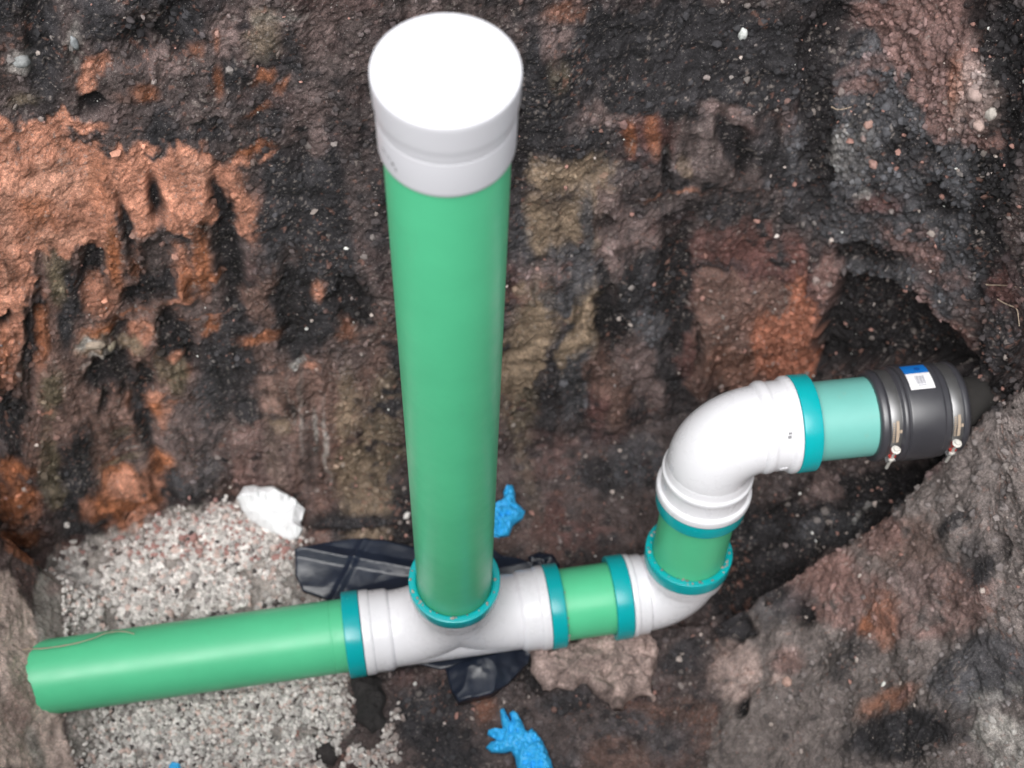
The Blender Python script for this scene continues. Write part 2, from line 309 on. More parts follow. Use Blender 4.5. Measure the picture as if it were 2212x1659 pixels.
('e','W',0.50,(0.251,0.480,0.539),(0.006,0.001,-0.004),(0.002,-0.001,-0.009)),
('e','OD',0.50,(0.264,0.467,0.457),(0.038,0.010,-0.004),(-0.001,-0.001,-0.004)),
('e','K',0.60,(0.353,0.459,0.297),(0.055,0.012,-0.006),(0.001,-0.003,-0.015)),
('p','PB',0.60,(0.563,0.473,0.722),(0.119,-0.000,0.993),(-0.694,0.715,0.083),[(0.003,0.139),(0.112,0.015),(0.094,-0.012),(0.040,-0.027),(0.004,-0.073),(-0.022,-0.115),(-0.063,-0.054),(-0.065,-0.012),(-0.056,0.035),(-0.046,0.104)]),
('e','P',0.50,(0.589,0.443,0.730),(0.013,-0.014,0.014),(0.012,-0.019,-0.056)),
('e','P',0.50,(0.615,0.418,0.730),(0.009,-0.010,0.009),(0.005,-0.008,-0.028)),
('e','OD',0.35,(0.578,0.457,0.730),(0.006,-0.007,0.007),(0.008,-0.013,-0.036)),
('e','BK',0.80,(0.614,0.424,0.794),(0.013,-0.014,0.015),(0.024,-0.037,-0.089)),
('e','BK',0.70,(0.571,0.476,0.820),(0.010,-0.013,0.018),(0.014,-0.023,-0.031)),
('e','PB',0.60,(0.484,0.564,0.721),(0.031,-0.008,0.018),(0.006,-0.006,-0.019)),
('e','PB',0.40,(0.506,0.541,0.667),(0.029,-0.023,0.031),(0.005,-0.005,-0.005)),
('e','PB',0.50,(0.496,0.542,0.625),(0.025,-0.013,0.016),(0.003,-0.004,-0.014)),
('e','PB',0.50,(0.630,0.392,0.708),(0.007,-0.012,0.013),(0.001,-0.003,-0.015)),
('e','W',0.35,(0.512,0.513,0.528),(0.024,-0.021,0.021),(0.003,-0.010,-0.045)),
('e','G',0.50,(0.532,0.491,0.517),(0.033,-0.028,0.031),(0.009,-0.018,-0.067)),
('e','BK',0.80,(0.595,0.421,0.553),(0.015,-0.013,0.022),(0.006,-0.008,-0.017)),
('e','BK',0.70,(0.648,0.348,0.577),(0.011,-0.019,0.025),(0.009,-0.021,-0.047)),
('e','K',0.70,(0.563,0.465,0.598),(0.027,-0.034,0.040),(0.001,-0.005,-0.027)),
('e','R',0.50,(0.554,0.464,0.475),(0.021,-0.022,0.031),(0.004,-0.008,-0.022)),
('e','PB',0.50,(0.604,0.404,0.453),(0.042,-0.038,0.028),(0.001,-0.004,-0.028)),
('e','PB',0.40,(0.639,0.355,0.462),(0.014,-0.022,0.037),(0.006,-0.012,-0.013)),
('e','R',0.50,(0.673,0.284,0.549),(0.009,-0.021,0.034),(0.009,-0.027,-0.020)),
('p','BK',0.92,(0.610,0.362,0.307),(0.091,-0.000,0.996),(-0.618,0.784,0.057),[(-0.233,0.083),(-0.073,0.124),(-0.026,0.112),(0.038,0.064),(0.076,0.011),(0.092,-0.050),(0.107,-0.102),(0.085,-0.139),(0.061,-0.105),(-0.127,0.002)]),
('e','BK',0.90,(0.557,0.447,0.360),(0.044,-0.045,0.058),(0.005,-0.008,-0.017)),
('e','PB',0.70,(0.662,0.304,0.393),(0.005,-0.009,0.031),(0.016,-0.039,0.003)),
('e','PB',0.50,(0.633,0.358,0.392),(0.003,-0.004,0.017),(0.011,-0.021,-0.009)),
('e','BK',0.80,(0.680,0.252,0.423),(0.005,-0.008,0.019),(0.016,-0.035,-0.035)),
('e','K',0.60,(0.690,0.238,0.492),(0.011,-0.019,0.035),(0.011,-0.026,-0.036)),
('e','BK',0.80,(0.697,0.213,0.382),(0.019,-0.022,0.040),(0.009,-0.015,-0.039)),
('e','P',0.50,(0.707,0.204,0.401),(0.004,-0.006,0.009),(0.002,-0.006,-0.010)),
('e','D',0.70,(0.693,0.222,0.379),(0.005,-0.007,0.012),(0.004,-0.009,-0.024)),
('p','BK',0.80,(0.523,0.116,0.063),(0.825,-0.000,0.566),(-0.076,0.991,0.111),[(-0.128,0.039),(0.006,0.111),(0.118,0.115),(0.236,0.042),(0.207,0.025),(0.093,0.042),(-0.015,0.012),(-0.075,-0.060),(-0.123,-0.119),(-0.162,-0.144),(-0.155,-0.063)]),  # deep shade on the floor below the coupling, painted into the soil colour
('e','K',0.70,(0.353,-0.018,-0.051),(0.039,0.012,0.014),(0.008,-0.021,-0.001)),
('e','D',0.60,(0.243,0.232,-0.050),(0.089,-0.003,0.012),(0.001,-0.043,-0.001)),
('e','R',0.25,(0.128,0.321,-0.063),(0.061,0.003,0.003),(0.002,-0.032,-0.023)),
('e','K',0.70,(0.243,0.287,-0.049),(0.075,0.001,0.011),(0.000,-0.033,0.000)),
('e','B',0.30,(0.090,0.154,-0.064),(0.067,0.002,0.001),(0.002,-0.041,0.000)),
('e','R',0.25,(0.170,0.183,-0.060),(0.067,-0.001,0.005),(0.002,-0.042,-0.001)),
('e','G',0.50,(0.280,0.303,-0.044),(0.045,0.001,0.006),(0.000,-0.049,0.000)),
('e','BK',0.80,(-0.179,0.181,-0.071),(0.080,0.009,0.003),(0.001,-0.019,0.000)),
('e','BK',0.80,(-0.102,0.140,-0.068),(0.044,0.004,0.002),(0.003,-0.038,0.000)),
('e','G',0.40,(0.571,0.163,0.041),(0.047,-0.012,0.036),(0.003,-0.022,-0.020)),
('e','BK',0.90,(0.648,0.207,0.148),(0.048,-0.017,0.034),(0.003,-0.026,-0.002)),
('e','BK',0.90,(0.446,0.119,-0.059),(0.033,-0.012,-0.002),(-0.021,-0.056,-0.012)),
('e','D',0.50,(0.326,-0.061,-0.058),(0.042,-0.001,0.006),(0.000,-0.030,-0.001)),
('e','BK',0.70,(0.129,-0.053,-0.063),(0.028,0.003,0.000),(0.002,-0.035,0.000)),
('e','OD',0.30,(0.055,-0.113,-0.064),(0.014,0.001,0.000),(0.002,-0.028,0.000)),
('e','B',0.60,(0.250,-0.180,-0.063),(0.049,0.005,-0.000),(0.001,-0.025,-0.000)),
('e','K',0.70,(0.173,-0.100,-0.063),(0.042,0.004,0.000),(0.001,-0.027,0.000)),
('e','BK',0.90,(-0.128,-0.042,-0.069),(0.086,0.003,0.003),(0.003,-0.030,0.000)),
('p','GR',0.90,(-0.392,-0.008,-0.056),(0.952,0.000,-0.307),(0.086,0.960,0.265),[(-0.246,0.017),(-0.239,0.068),(-0.097,0.147),(-0.065,0.173),(0.032,0.202),(0.140,0.164),(0.134,0.090),(0.206,0.064),(0.221,-0.041),(0.234,-0.145),(0.158,-0.193),(-0.126,-0.235),(-0.153,-0.173),(-0.201,-0.138)]),
('e','R',0.50,(-0.496,0.119,-0.085),(0.064,0.018,0.003),(0.009,-0.019,0.000)),
('e','R',0.50,(-0.355,0.188,-0.079),(0.046,0.001,0.002),(0.003,-0.016,0.000)),
('e','K',0.80,(-0.411,0.374,0.828),(0.027,0.006,-0.011),(-0.006,-0.008,-0.035)),
('e','K',0.80,(-0.322,0.393,0.822),(0.021,0.003,-0.004),(-0.004,-0.006,-0.028)),
('e','K',0.70,(-0.483,0.345,0.797),(0.020,0.006,-0.004),(-0.014,-0.017,-0.066)),
('e','M',0.60,(-0.281,0.395,0.796),(0.026,0.004,-0.003),(-0.005,-0.009,-0.042)),
('e','M',0.55,(-0.195,0.406,0.787),(0.015,0.003,0.005),(0.003,-0.005,-0.029)),
('e','M',0.60,(-0.195,0.376,0.629),(0.011,0.004,0.012),(0.003,-0.004,-0.021)),
('e','D',0.70,(-0.409,0.361,0.758),(0.024,0.006,-0.009),(-0.004,-0.007,-0.029)),
('e','OL',0.50,(-0.247,0.402,0.803),(0.018,0.002,-0.002),(-0.004,-0.009,-0.042)),
('e','K',0.80,(-0.378,0.355,0.672),(0.022,0.004,-0.006),(-0.004,-0.006,-0.025)),
('e','K',0.70,(-0.319,0.365,0.671),(0.023,0.003,-0.003),(-0.002,-0.003,-0.016)),
('e','K',0.80,(-0.262,0.347,0.522),(0.026,0.005,0.005),(-0.009,-0.020,-0.100)),
('e','M',0.50,(-0.367,0.375,0.765),(0.018,0.003,-0.002),(-0.004,-0.006,-0.027)),
('e','OD',0.50,(-0.303,0.380,0.736),(0.006,0.001,-0.001),(-0.002,-0.004,-0.019)),
('e','OD',0.50,(-0.391,0.363,0.735),(0.012,0.003,-0.006),(-0.002,-0.003,-0.013)),
('e','OD',0.45,(-0.231,0.389,0.724),(0.008,0.002,0.007),(-0.000,-0.001,-0.007)),
('e','OD',0.40,(-0.298,0.392,0.793),(0.004,0.000,-0.002),(-0.001,-0.003,-0.012)),
('p','O',1.00,(-0.420,0.320,0.581),(0.563,0.000,-0.827),(0.783,0.320,0.533),[(-0.199,-0.034),(-0.164,0.004),(-0.144,0.041),(-0.117,0.051),(-0.100,0.052),(-0.122,0.015),(-0.117,0.002),(-0.101,0.018),(-0.076,0.013),(-0.071,0.033),(-0.042,0.045),(-0.014,0.054),(-0.027,0.092),(-0.012,0.115),(0.006,0.128),(0.022,0.121),(0.045,0.128),(0.069,0.115),(0.120,0.085),(0.156,0.054),(0.129,0.050),(0.097,0.068),(0.053,0.090),(0.041,0.088),(0.057,0.063),(0.100,0.034),(0.096,0.015),(0.078,0.008),(0.063,-0.018),(0.070,-0.052),(0.044,-0.053),(0.003,-0.029),(0.008,-0.059),(0.011,-0.074),(0.036,-0.099),(0.007,-0.132),(-0.026,-0.155),(-0.024,-0.173),(0.008,-0.193),(0.031,-0.240),(0.007,-0.270)]),
('e','OP',0.60,(-0.505,0.304,0.617),(0.043,0.014,-0.013),(-0.006,-0.008,-0.029)),
('e','OP',0.50,(-0.514,0.284,0.532),(0.037,0.013,-0.013),(-0.003,-0.004,-0.015)),
('e','OP',0.50,(-0.345,0.350,0.618),(0.027,0.004,-0.006),(-0.002,-0.004,-0.017)),
('e','OP',0.50,(-0.575,0.265,0.568),(0.006,0.002,-0.002),(-0.024,-0.030,-0.107)),
('e','OD',0.50,(-0.537,0.285,0.589),(0.021,0.007,-0.010),(-0.005,-0.008,-0.027)),
('e','OD',0.40,(-0.461,0.316,0.607),(0.015,0.004,-0.004),(-0.007,-0.009,-0.037)),
('e','O',0.95,(-0.430,0.360,0.783),(0.012,0.004,0.003),(0.001,-0.001,-0.010)),
('e','O',0.95,(-0.447,0.350,0.760),(0.008,0.002,-0.000),(0.001,-0.003,-0.017)),
('e','O',0.80,(-0.257,0.365,0.615),(0.011,0.003,0.007),(-0.000,-0.001,-0.003)),
('e','O',0.90,(-0.400,0.344,0.650),(0.011,0.003,-0.003),(-0.001,-0.002,-0.008)),
('e','BK',0.90,(-0.446,0.344,0.729),(0.012,0.002,-0.008),(-0.006,-0.004,-0.011)),
('e','D',0.80,(-0.473,0.327,0.682),(0.015,0.006,0.004),(0.000,-0.001,-0.003)),
('e','BK',0.90,(-0.401,0.327,0.566),(0.008,0.002,-0.005),(-0.003,-0.008,-0.036)),
('e','BK',0.90,(-0.325,0.344,0.566),(0.008,0.000,-0.006),(0.001,-0.008,-0.042)),
('e','K',0.80,(-0.541,0.302,0.689),(0.003,0.002,0.003),(-0.002,-0.002,-0.007)),
('e','OD',0.80,(-0.465,0.291,0.482),(0.010,0.003,0.001),(-0.005,-0.014,-0.064)),
('e','BK',0.85,(-0.441,0.308,0.529),(0.006,0.001,-0.005),(-0.001,-0.011,-0.056)),
('e','BK',0.95,(-0.497,0.277,0.460),(0.013,0.002,-0.013),(-0.013,-0.009,-0.022)),
('e','BK',0.95,(-0.416,0.296,0.423),(0.020,0.006,-0.001),(-0.005,-0.008,-0.032)),
('e','BK',0.80,(-0.444,0.280,0.389),(0.038,0.012,0.000),(-0.001,-0.001,-0.002)),
('e','D',0.80,(-0.415,0.306,0.477),(0.024,0.006,-0.007),(-0.005,-0.009,-0.036)),
('e','BK',0.80,(-0.321,0.321,0.441),(0.014,0.002,0.000),(-0.004,-0.021,-0.108)),
('e','OD',0.70,(-0.359,0.317,0.452),(0.011,0.002,-0.002),(-0.009,-0.015,-0.069)),
('e','OD',0.60,(-0.385,0.304,0.414),(0.009,0.003,0.002),(-0.005,-0.008,-0.033)),
('e','O',0.75,(-0.496,0.269,0.413),(0.016,0.008,0.012),(0.009,-0.003,-0.032)),
('e','O',0.80,(-0.453,0.267,0.333),(0.013,0.007,0.014),(0.005,-0.002,-0.017)),
('e','OD',0.70,(-0.469,0.269,0.370),(0.025,0.008,0.001),(-0.001,-0.001,-0.001)),
('e','OD',0.85,(-0.377,0.292,0.339),(0.022,0.006,0.005),(-0.001,-0.000,-0.001)),
('e','OD',0.70,(-0.362,0.291,0.323),(0.013,0.003,0.005),(-0.002,-0.004,-0.017)),
('e','OD',0.60,(-0.297,0.296,0.287),(0.033,0.006,0.003),(-0.001,-0.003,-0.012)),
('e','B',0.70,(-0.289,0.313,0.372),(0.022,0.004,-0.001),(-0.005,-0.010,-0.051)),
('e','OL',0.80,(-0.541,0.260,0.465),(0.008,0.003,-0.003),(-0.001,-0.009,-0.045)),
('e','K',0.80,(-0.542,0.243,0.382),(0.010,0.004,0.000),(-0.010,-0.014,-0.050)),
('e','OD',0.60,(-0.573,0.231,0.384),(0.009,0.004,-0.001),(-0.013,-0.018,-0.064)),
('e','O',0.85,(-0.609,0.213,0.371),(0.006,0.002,-0.004),(-0.038,-0.045,-0.151)),
('e','BK',0.85,(-0.595,0.217,0.364),(0.004,0.002,-0.002),(-0.022,-0.027,-0.093)),
('e','B',0.50,(-0.616,0.197,0.306),(0.005,0.002,-0.002),(-0.012,-0.016,-0.058)),
('e','BK',0.90,(-0.612,0.221,0.418),(0.009,0.004,0.001),(-0.003,-0.004,-0.012)),
('e','BK',0.95,(-0.651,0.169,0.234),(0.021,0.006,-0.004),(-0.020,-0.023,-0.090)),
('e','O',0.50,(-0.633,0.192,0.318),(0.005,0.001,-0.006),(-0.009,-0.012,-0.042)),
('e','W',0.75,(-0.524,0.242,0.337),(0.013,0.006,-0.001),(-0.002,-0.003,-0.009)),
('e','W',0.50,(-0.518,0.240,0.310),(0.017,0.008,0.005),(0.001,-0.001,-0.006)),
('e','T',0.70,(-0.471,0.257,0.309),(0.015,0.003,-0.011),(-0.003,-0.003,-0.009)),
('e','BK',0.70,(-0.478,0.261,0.342),(0.011,0.004,0.004),(-0.002,-0.003,-0.010)),
('e','BK',0.85,(-0.424,0.272,0.310),(0.015,0.004,-0.003),(-0.009,-0.014,-0.059)),
('e','BK',0.85,(-0.525,0.228,0.266),(0.017,0.007,-0.003),(-0.006,-0.008,-0.028)),
('e','BK',0.70,(-0.525,0.219,0.217),(0.007,0.003,-0.000),(-0.006,-0.009,-0.032)),
('e','OL',0.70,(-0.422,0.256,0.224),(0.012,0.003,-0.001),(-0.004,-0.007,-0.030)),
('e','O',0.90,(-0.419,0.264,0.262),(0.008,0.002,-0.001),(-0.001,-0.002,-0.010)),
('e','O',0.85,(-0.463,0.235,0.185),(0.013,0.005,0.006),(0.000,-0.000,-0.002)),
('e','O',0.85,(-0.438,0.241,0.169),(0.009,0.004,0.006),(-0.002,-0.002,-0.009)),
('e','O',0.60,(-0.452,0.229,0.134),(0.007,0.002,0.002),(-0.002,-0.003,-0.014)),
('e','BK',0.80,(-0.465,0.244,0.232),(0.015,0.004,-0.004),(-0.005,-0.008,-0.034)),
('e','K',0.80,(-0.482,0.223,0.150),(0.011,0.005,0.006),(0.001,-0.012,-0.064)),
('e','OL',0.70,(-0.584,0.204,0.266),(0.013,0.004,-0.010),(-0.014,-0.012,-0.033)),
('e','O',0.80,(-0.599,0.188,0.220),(0.008,0.004,0.002),(-0.002,-0.002,-0.005)),
('e','K',0.80,(-0.252,0.310,0.323),(0.026,0.003,-0.002),(-0.007,-0.018,-0.090)),
('e','BK',0.85,(-0.252,0.312,0.331),(0.018,0.002,-0.003),(-0.006,-0.014,-0.070)),
('e','W',0.60,(-0.254,0.291,0.225),(0.010,0.002,0.002),(-0.001,-0.001,-0.007)),
('e','O',0.50,(-0.232,0.293,0.219),(0.011,0.002,0.003),(-0.000,-0.001,-0.007)),
('e','BK',0.85,(-0.156,0.329,0.353),(0.024,0.005,0.007),(0.006,-0.006,-0.034)),
('e','OD',0.30,(-0.175,0.316,0.300),(0.014,0.001,-0.005),(-0.001,-0.005,-0.025)),
('e','O',0.55,(-0.209,0.328,0.387),(0.006,0.000,-0.004),(-0.001,-0.003,-0.014)),
('e','K',0.75,(-0.326,0.262,0.137),(0.035,0.006,0.003),(-0.003,-0.007,-0.032)),
('e','K',0.60,(-0.353,0.279,0.247),(0.028,0.005,0.001),(-0.010,-0.017,-0.083)),
('e','B',0.60,(-0.275,0.276,0.161),(0.029,0.004,-0.005),(-0.004,-0.010,-0.047)),
('e','M',0.60,(-0.429,0.228,0.091),(0.028,0.007,-0.011),(-0.011,-0.019,-0.080)),
('e','M',0.45,(-0.363,0.243,0.069),(0.030,0.004,-0.004),(-0.006,-0.010,-0.049)),
('e','O',0.70,(-0.515,0.204,0.110),(0.015,0.009,0.012),(0.001,0.000,-0.001)),
('e','W',0.40,(-0.501,0.207,0.099),(0.007,0.003,0.006),(-0.001,-0.000,0.001)),
('e','OL',0.60,(-0.527,0.191,0.070),(0.027,0.013,0.008),(0.000,-0.001,-0.007)),
('e','O',0.85,(-0.520,0.181,0.003),(0.046,0.018,-0.011),(-0.001,-0.007,-0.032)),
('e','OD',0.85,(-0.550,0.160,-0.039),(0.022,0.008,-0.010),(-0.005,-0.009,-0.028)),
('e','OD',0.80,(-0.474,0.206,0.047),(0.014,0.004,-0.004),(-0.005,-0.007,-0.031)),
('e','OD',0.80,(-0.665,0.142,0.105),(0.028,0.005,-0.003),(-0.005,-0.006,-0.024)),
('e','O',0.60,(-0.682,0.128,0.053),(0.025,0.006,0.003),(-0.000,-0.000,-0.002)),
('e','O',0.75,(-0.585,0.150,-0.011),(0.008,0.005,0.004),(0.001,-0.003,-0.018)),
('e','OD',0.70,(-0.694,0.107,-0.047),(0.030,0.007,-0.002),(-0.004,-0.005,-0.019)),
('e','K',0.85,(-0.579,0.175,0.102),(0.018,0.008,0.004),(-0.016,-0.022,-0.078)),
('e','K',0.80,(-0.603,0.131,-0.068),(0.027,0.010,-0.006),(-0.004,-0.008,-0.021)),
('e','OL',0.70,(-0.613,0.158,0.094),(0.008,0.004,0.003),(-0.013,-0.017,-0.061)),
('e','OL',0.70,(-0.625,0.140,0.024),(0.012,0.005,0.001),(-0.006,-0.007,-0.024)),
('e','T',0.70,(-0.288,0.261,0.098),(0.013,0.001,-0.005),(-0.001,-0.004,-0.017)),
('e','BK',0.60,(-0.268,0.270,0.125),(0.010,0.000,-0.006),(-0.001,-0.002,-0.012)),
('e','T',0.55,(-0.165,0.258,-0.015),(0.042,0.006,-0.005),(-0.004,-0.021,-0.094)),
('e','M',0.50,(-0.309,0.241,0.006),(0.030,0.004,-0.009),(-0.009,-0.021,-0.099)),
('e','D',0.60,(-0.251,0.252,0.019),(0.018,0.001,-0.009),(-0.008,-0.023,-0.112)),
('e','T',0.45,(-0.189,0.279,0.116),(0.010,0.002,0.002),(-0.008,-0.019,-0.093)),
('e','W',0.50,(-0.221,0.262,0.050),(0.003,-0.001,-0.007),(-0.003,-0.015,-0.075)),
('e','W',0.50,(-0.234,0.266,0.080),(0.003,-0.000,-0.004),(-0.002,-0.009,-0.045)),
('e','W',0.35,(-0.218,0.246,-0.036),(0.005,-0.001,-0.008),(-0.001,-0.006,-0.023)),
('e','K',0.80,(-0.169,0.178,-0.071),(0.073,0.009,0.003),(0.000,-0.014,0.000)),
('e','K',0.50,(-0.376,0.229,0.007),(0.010,0.001,-0.005),(-0.006,-0.012,-0.053)),
('p','K',0.90,(0.276,0.507,0.653),(0.572,0.000,-0.820),(0.778,0.315,0.543),[(-0.107,-0.061),(-0.050,0.032),(0.012,0.123),(0.108,0.109),(0.122,0.051),(0.019,-0.047),(-0.030,-0.110),(-0.073,-0.097)]),
('e','K',0.80,(0.066,0.457,0.698),(0.014,0.004,-0.003),(0.005,-0.016,-0.093)),
('e','M',0.50,(0.091,0.472,0.736),(0.015,0.004,-0.002),(0.001,-0.004,-0.024)),
('e','OL',0.40,(0.099,0.466,0.692),(0.013,0.003,-0.003),(0.002,-0.004,-0.024)),
('e','BK',0.85,(0.458,0.537,0.560),(0.020,0.000,-0.013),(0.031,-0.026,-0.160)),
('e','BK',0.80,(0.437,0.561,0.716),(0.024,0.007,-0.002),(0.005,-0.004,-0.031)),
('e','BK',0.90,(0.333,0.503,0.551),(0.019,0.003,-0.007),(0.019,-0.005,-0.050)),
('e','M',0.70,(0.317,0.508,0.599),(0.033,0.006,-0.007),(0.005,-0.001,-0.014)),
('e','M',0.50,(0.173,0.473,0.616),(0.038,0.008,-0.011),(0.003,-0.002,-0.012)),
('e','OD',0.70,(0.199,0.471,0.571),(0.008,0.002,-0.003),(0.004,-0.005,-0.031)),
('e','R',0.50,(0.211,0.467,0.533),(0.025,0.005,-0.008),(0.002,-0.002,-0.012)),
('e','K',0.60,(0.132,0.453,0.572),(0.055,0.013,-0.016),(0.004,-0.005,-0.030)),
('e','T',0.75,(0.122,0.442,0.530),(0.027,0.009,0.007),(0.008,-0.002,-0.020)),
('e','T',0.60,(0.096,0.434,0.530),(0.015,0.003,-0.008),(0.003,-0.005,-0.031)),
('e','T',0.70,(0.087,0.414,0.441),(0.017,0.004,-0.007),(0.003,-0.008,-0.045)),
('e','T',0.70,(0.130,0.427,0.440),(0.017,0.004,-0.007),(0.004,-0.006,-0.037)),
('e','G',0.70,(0.153,0.433,0.436),(0.010,0.001,-0.007),(0.004,-0.011,-0.062)),
('e','G',0.60,(0.067,0.402,0.405),(0.014,0.004,-0.003),(0.003,-0.012,-0.068)),
('e','M',0.70,(0.204,0.435,0.371),(0.034,0.007,-0.011),(0.006,-0.008,-0.049)),
('e','BK',0.60,(0.182,0.438,0.420),(0.018,0.003,-0.008),(0.003,-0.003,-0.022)),
('e','M',0.60,(0.186,0.451,0.483),(0.023,0.005,-0.009),(0.004,-0.005,-0.032)),
('e','K',0.60,(0.223,0.457,0.463),(0.022,0.005,-0.006),(0.004,-0.005,-0.029)),
('e','K',0.60,(0.281,0.462,0.405),(0.025,0.007,0.003),(-0.001,-0.003,-0.015)),
('e','BK',0.85,(0.257,0.474,0.503),(0.008,0.001,-0.005),(0.007,-0.007,-0.044)),
('e','T',0.40,(0.282,0.480,0.498),(0.009,0.001,-0.005),(0.006,-0.004,-0.031)),
('e','M',0.50,(0.094,0.399,0.349),(0.032,0.008,-0.007),(0.001,-0.005,-0.029)),
('e','T',0.60,(0.066,0.387,0.330),(0.010,0.003,0.000),(-0.000,-0.002,-0.010)),
('e','G',0.60,(0.117,0.395,0.293),(0.038,0.008,-0.014),(0.003,-0.004,-0.026)),
('e','BK',0.90,(0.199,0.403,0.212),(0.019,0.002,-0.019),(0.010,-0.018,-0.107)),
('e','K',0.80,(0.255,0.434,0.292),(0.044,0.009,-0.015),(0.010,-0.011,-0.071)),
('e','G',0.60,(0.263,0.417,0.194),(0.030,0.006,-0.013),(0.006,-0.006,-0.041)),
('e','B',0.60,(0.198,0.384,0.115),(0.020,0.003,-0.012),(0.008,-0.011,-0.069)),
('e','M',0.60,(0.250,0.402,0.131),(0.031,0.005,-0.016),(0.008,-0.009,-0.057)),
('e','K',0.60,(0.306,0.410,0.097),(0.027,0.004,-0.012),(0.007,-0.007,-0.043)),
('e','BK',0.80,(0.355,0.427,0.123),(0.007,0.000,-0.007),(0.016,-0.011,-0.075)),
('e','BK',0.85,(0.356,0.459,0.290),(0.021,0.005,-0.001),(-0.000,-0.001,-0.003)),
('e','K',0.70,(0.353,0.482,0.418),(0.041,0.010,-0.002),(0.003,-0.005,-0.028)),
('e','PB',0.50,(0.521,0.467,0.271),(0.009,-0.006,0.002),(0.007,-0.014,-0.055)),
('e','W',0.30,(0.538,0.485,0.509),(0.005,-0.005,-0.006),(-0.004,-0.002,-0.046)),
('e','BK',0.80,(0.608,0.407,0.534),(0.017,-0.014,0.027),(0.005,-0.005,-0.005)),
('e','BK',0.70,(0.552,0.481,0.597),(0.009,-0.011,0.009),(0.000,-0.003,-0.026)),
('e','K',0.70,(0.511,0.523,0.589),(0.006,-0.006,0.002),(0.001,-0.005,-0.030)),
('p','T',0.85,(0.081,0.366,0.193),(0.524,0.000,-0.851),(0.801,0.341,0.493),[(-0.063,0.027),(-0.100,0.074),(-0.055,0.073),(0.054,0.006),(0.092,-0.065),(0.069,-0.088),(0.004,-0.027)]),
('p','T',0.80,(0.153,0.394,0.231),(0.556,0.000,-0.831),(0.786,0.323,0.527),[(-0.036,-0.014),(-0.038,0.031),(-0.049,0.075),(-0.004,0.037),(0.043,-0.017),(0.075,-0.071),(0.019,-0.039),(-0.010,-0.003)]),
('p','BK',0.85,(0.307,0.436,0.234),(0.609,0.000,-0.793),(0.757,0.298,0.581),[(-0.112,0.046),(-0.083,0.082),(0.059,-0.012),(0.080,-0.045),(0.064,-0.051),(-0.009,-0.020)]),
('p','B',0.60,(0.417,0.440,0.137),(0.891,0.000,-0.454),(0.436,0.285,0.854),[(-0.149,0.088),(-0.112,0.116),(0.001,0.122),(0.034,0.098),(-0.002,0.041),(0.035,-0.024),(0.066,-0.045),(0.156,-0.053),(0.024,-0.149),(-0.021,-0.121),(-0.031,-0.072)]),
('p','OR',0.95,(0.493,0.454,0.152),(0.636,-0.000,0.771),(-0.743,0.269,0.613),[(0.089,0.092),(0.078,0.049),(0.050,-0.006),(0.002,-0.054),(-0.034,-0.110),(-0.071,-0.085),(-0.099,-0.029),(-0.079,0.007),(-0.023,0.025),(0.032,0.038),(0.057,0.074)]),
('e','M',0.70,(0.553,0.234,0.046),(0.020,0.005,0.025),(0.008,-0.024,0.008)),
('e','K',0.70,(0.487,0.063,0.023),(0.017,-0.005,0.006),(-0.007,-0.014,-0.010)),
('e','BK',0.85,(0.515,0.027,0.045),(0.010,-0.004,0.010),(0.002,-0.022,-0.001)),
('e','PB',0.70,(0.554,0.075,0.106),(0.026,-0.001,0.039),(0.007,-0.024,0.002)),
('e','PB',0.60,(0.600,0.095,0.194),(0.021,-0.004,0.040),(0.008,-0.027,0.002)),
('e','M',0.60,(0.638,0.013,0.222),(0.026,-0.014,0.040),(0.002,-0.026,-0.011)),
('e','G',0.60,(0.533,0.180,0.013),(0.017,0.006,0.021),(0.006,-0.013,-0.000)),
('e','K',0.70,(0.422,0.044,-0.016),(0.018,-0.021,0.015),(-0.013,-0.033,-0.004)),
('e','P',0.55,(0.424,-0.046,-0.031),(0.029,-0.011,0.018),(-0.006,-0.045,-0.007)),
('e','BK',0.90,(0.437,-0.097,-0.028),(0.009,-0.002,0.005),(-0.004,-0.016,-0.004)),
('e','K',0.50,(0.405,-0.130,-0.051),(0.003,-0.000,0.002),(0.006,-0.047,-0.001)),
('e','PB',0.50,(0.494,-0.040,0.016),(0.023,-0.004,0.017),(-0.001,-0.020,-0.003)),
('e','K',0.75,(0.628,-0.171,0.141),(0.040,-0.004,0.062),(0.000,-0.021,-0.003)),
('e','W',0.50,(0.702,-0.201,0.266),(0.015,-0.002,0.029),(0.000,-0.014,-0.001)),
('e','W',0.40,(0.600,0.175,0.084),(0.013,0.007,0.021),(0.004,-0.003,0.001)),
('e','K',0.80,(0.677,0.060,0.332),(0.009,0.007,0.023),(0.000,-0.004,-0.002)),
('e','K',0.70,(0.697,-0.005,0.328),(0.009,-0.006,0.015),(-0.001,-0.015,-0.012)),
('e','BK',0.60,(0.709,0.007,0.362),(0.005,-0.003,0.008),(0.000,-0.015,-0.010)),
('e','OD',0.60,(0.584,-0.014,0.120),(0.006,-0.005,0.007),(-0.002,-0.014,-0.008)),
('e','PB',0.70,(0.630,-0.126,0.152),(0.009,0.006,0.016),(0.001,-0.008,-0.000)),
('e','G',0.60,(0.690,-0.137,0.253),(0.026,-0.005,0.048),(0.001,-0.017,-0.003)),
('e','K',0.70,(0.490,0.145,-0.040),(0.021,-0.003,0.009),(0.001,-0.014,-0.005)),
('e','K',0.60,(0.469,0.198,-0.036),(0.031,-0.005,0.014),(0.001,-0.023,-0.004)),
('e','BK',0.90,(-0.533,0.161,-0.064),(0.006,0.005,0.006),(-0.002,-0.003,-0.006)),
('e','BK',0.80,(-0.322,0.116,-0.077),(0.010,0.000,0.000),(0.001,-0.007,0.000)),
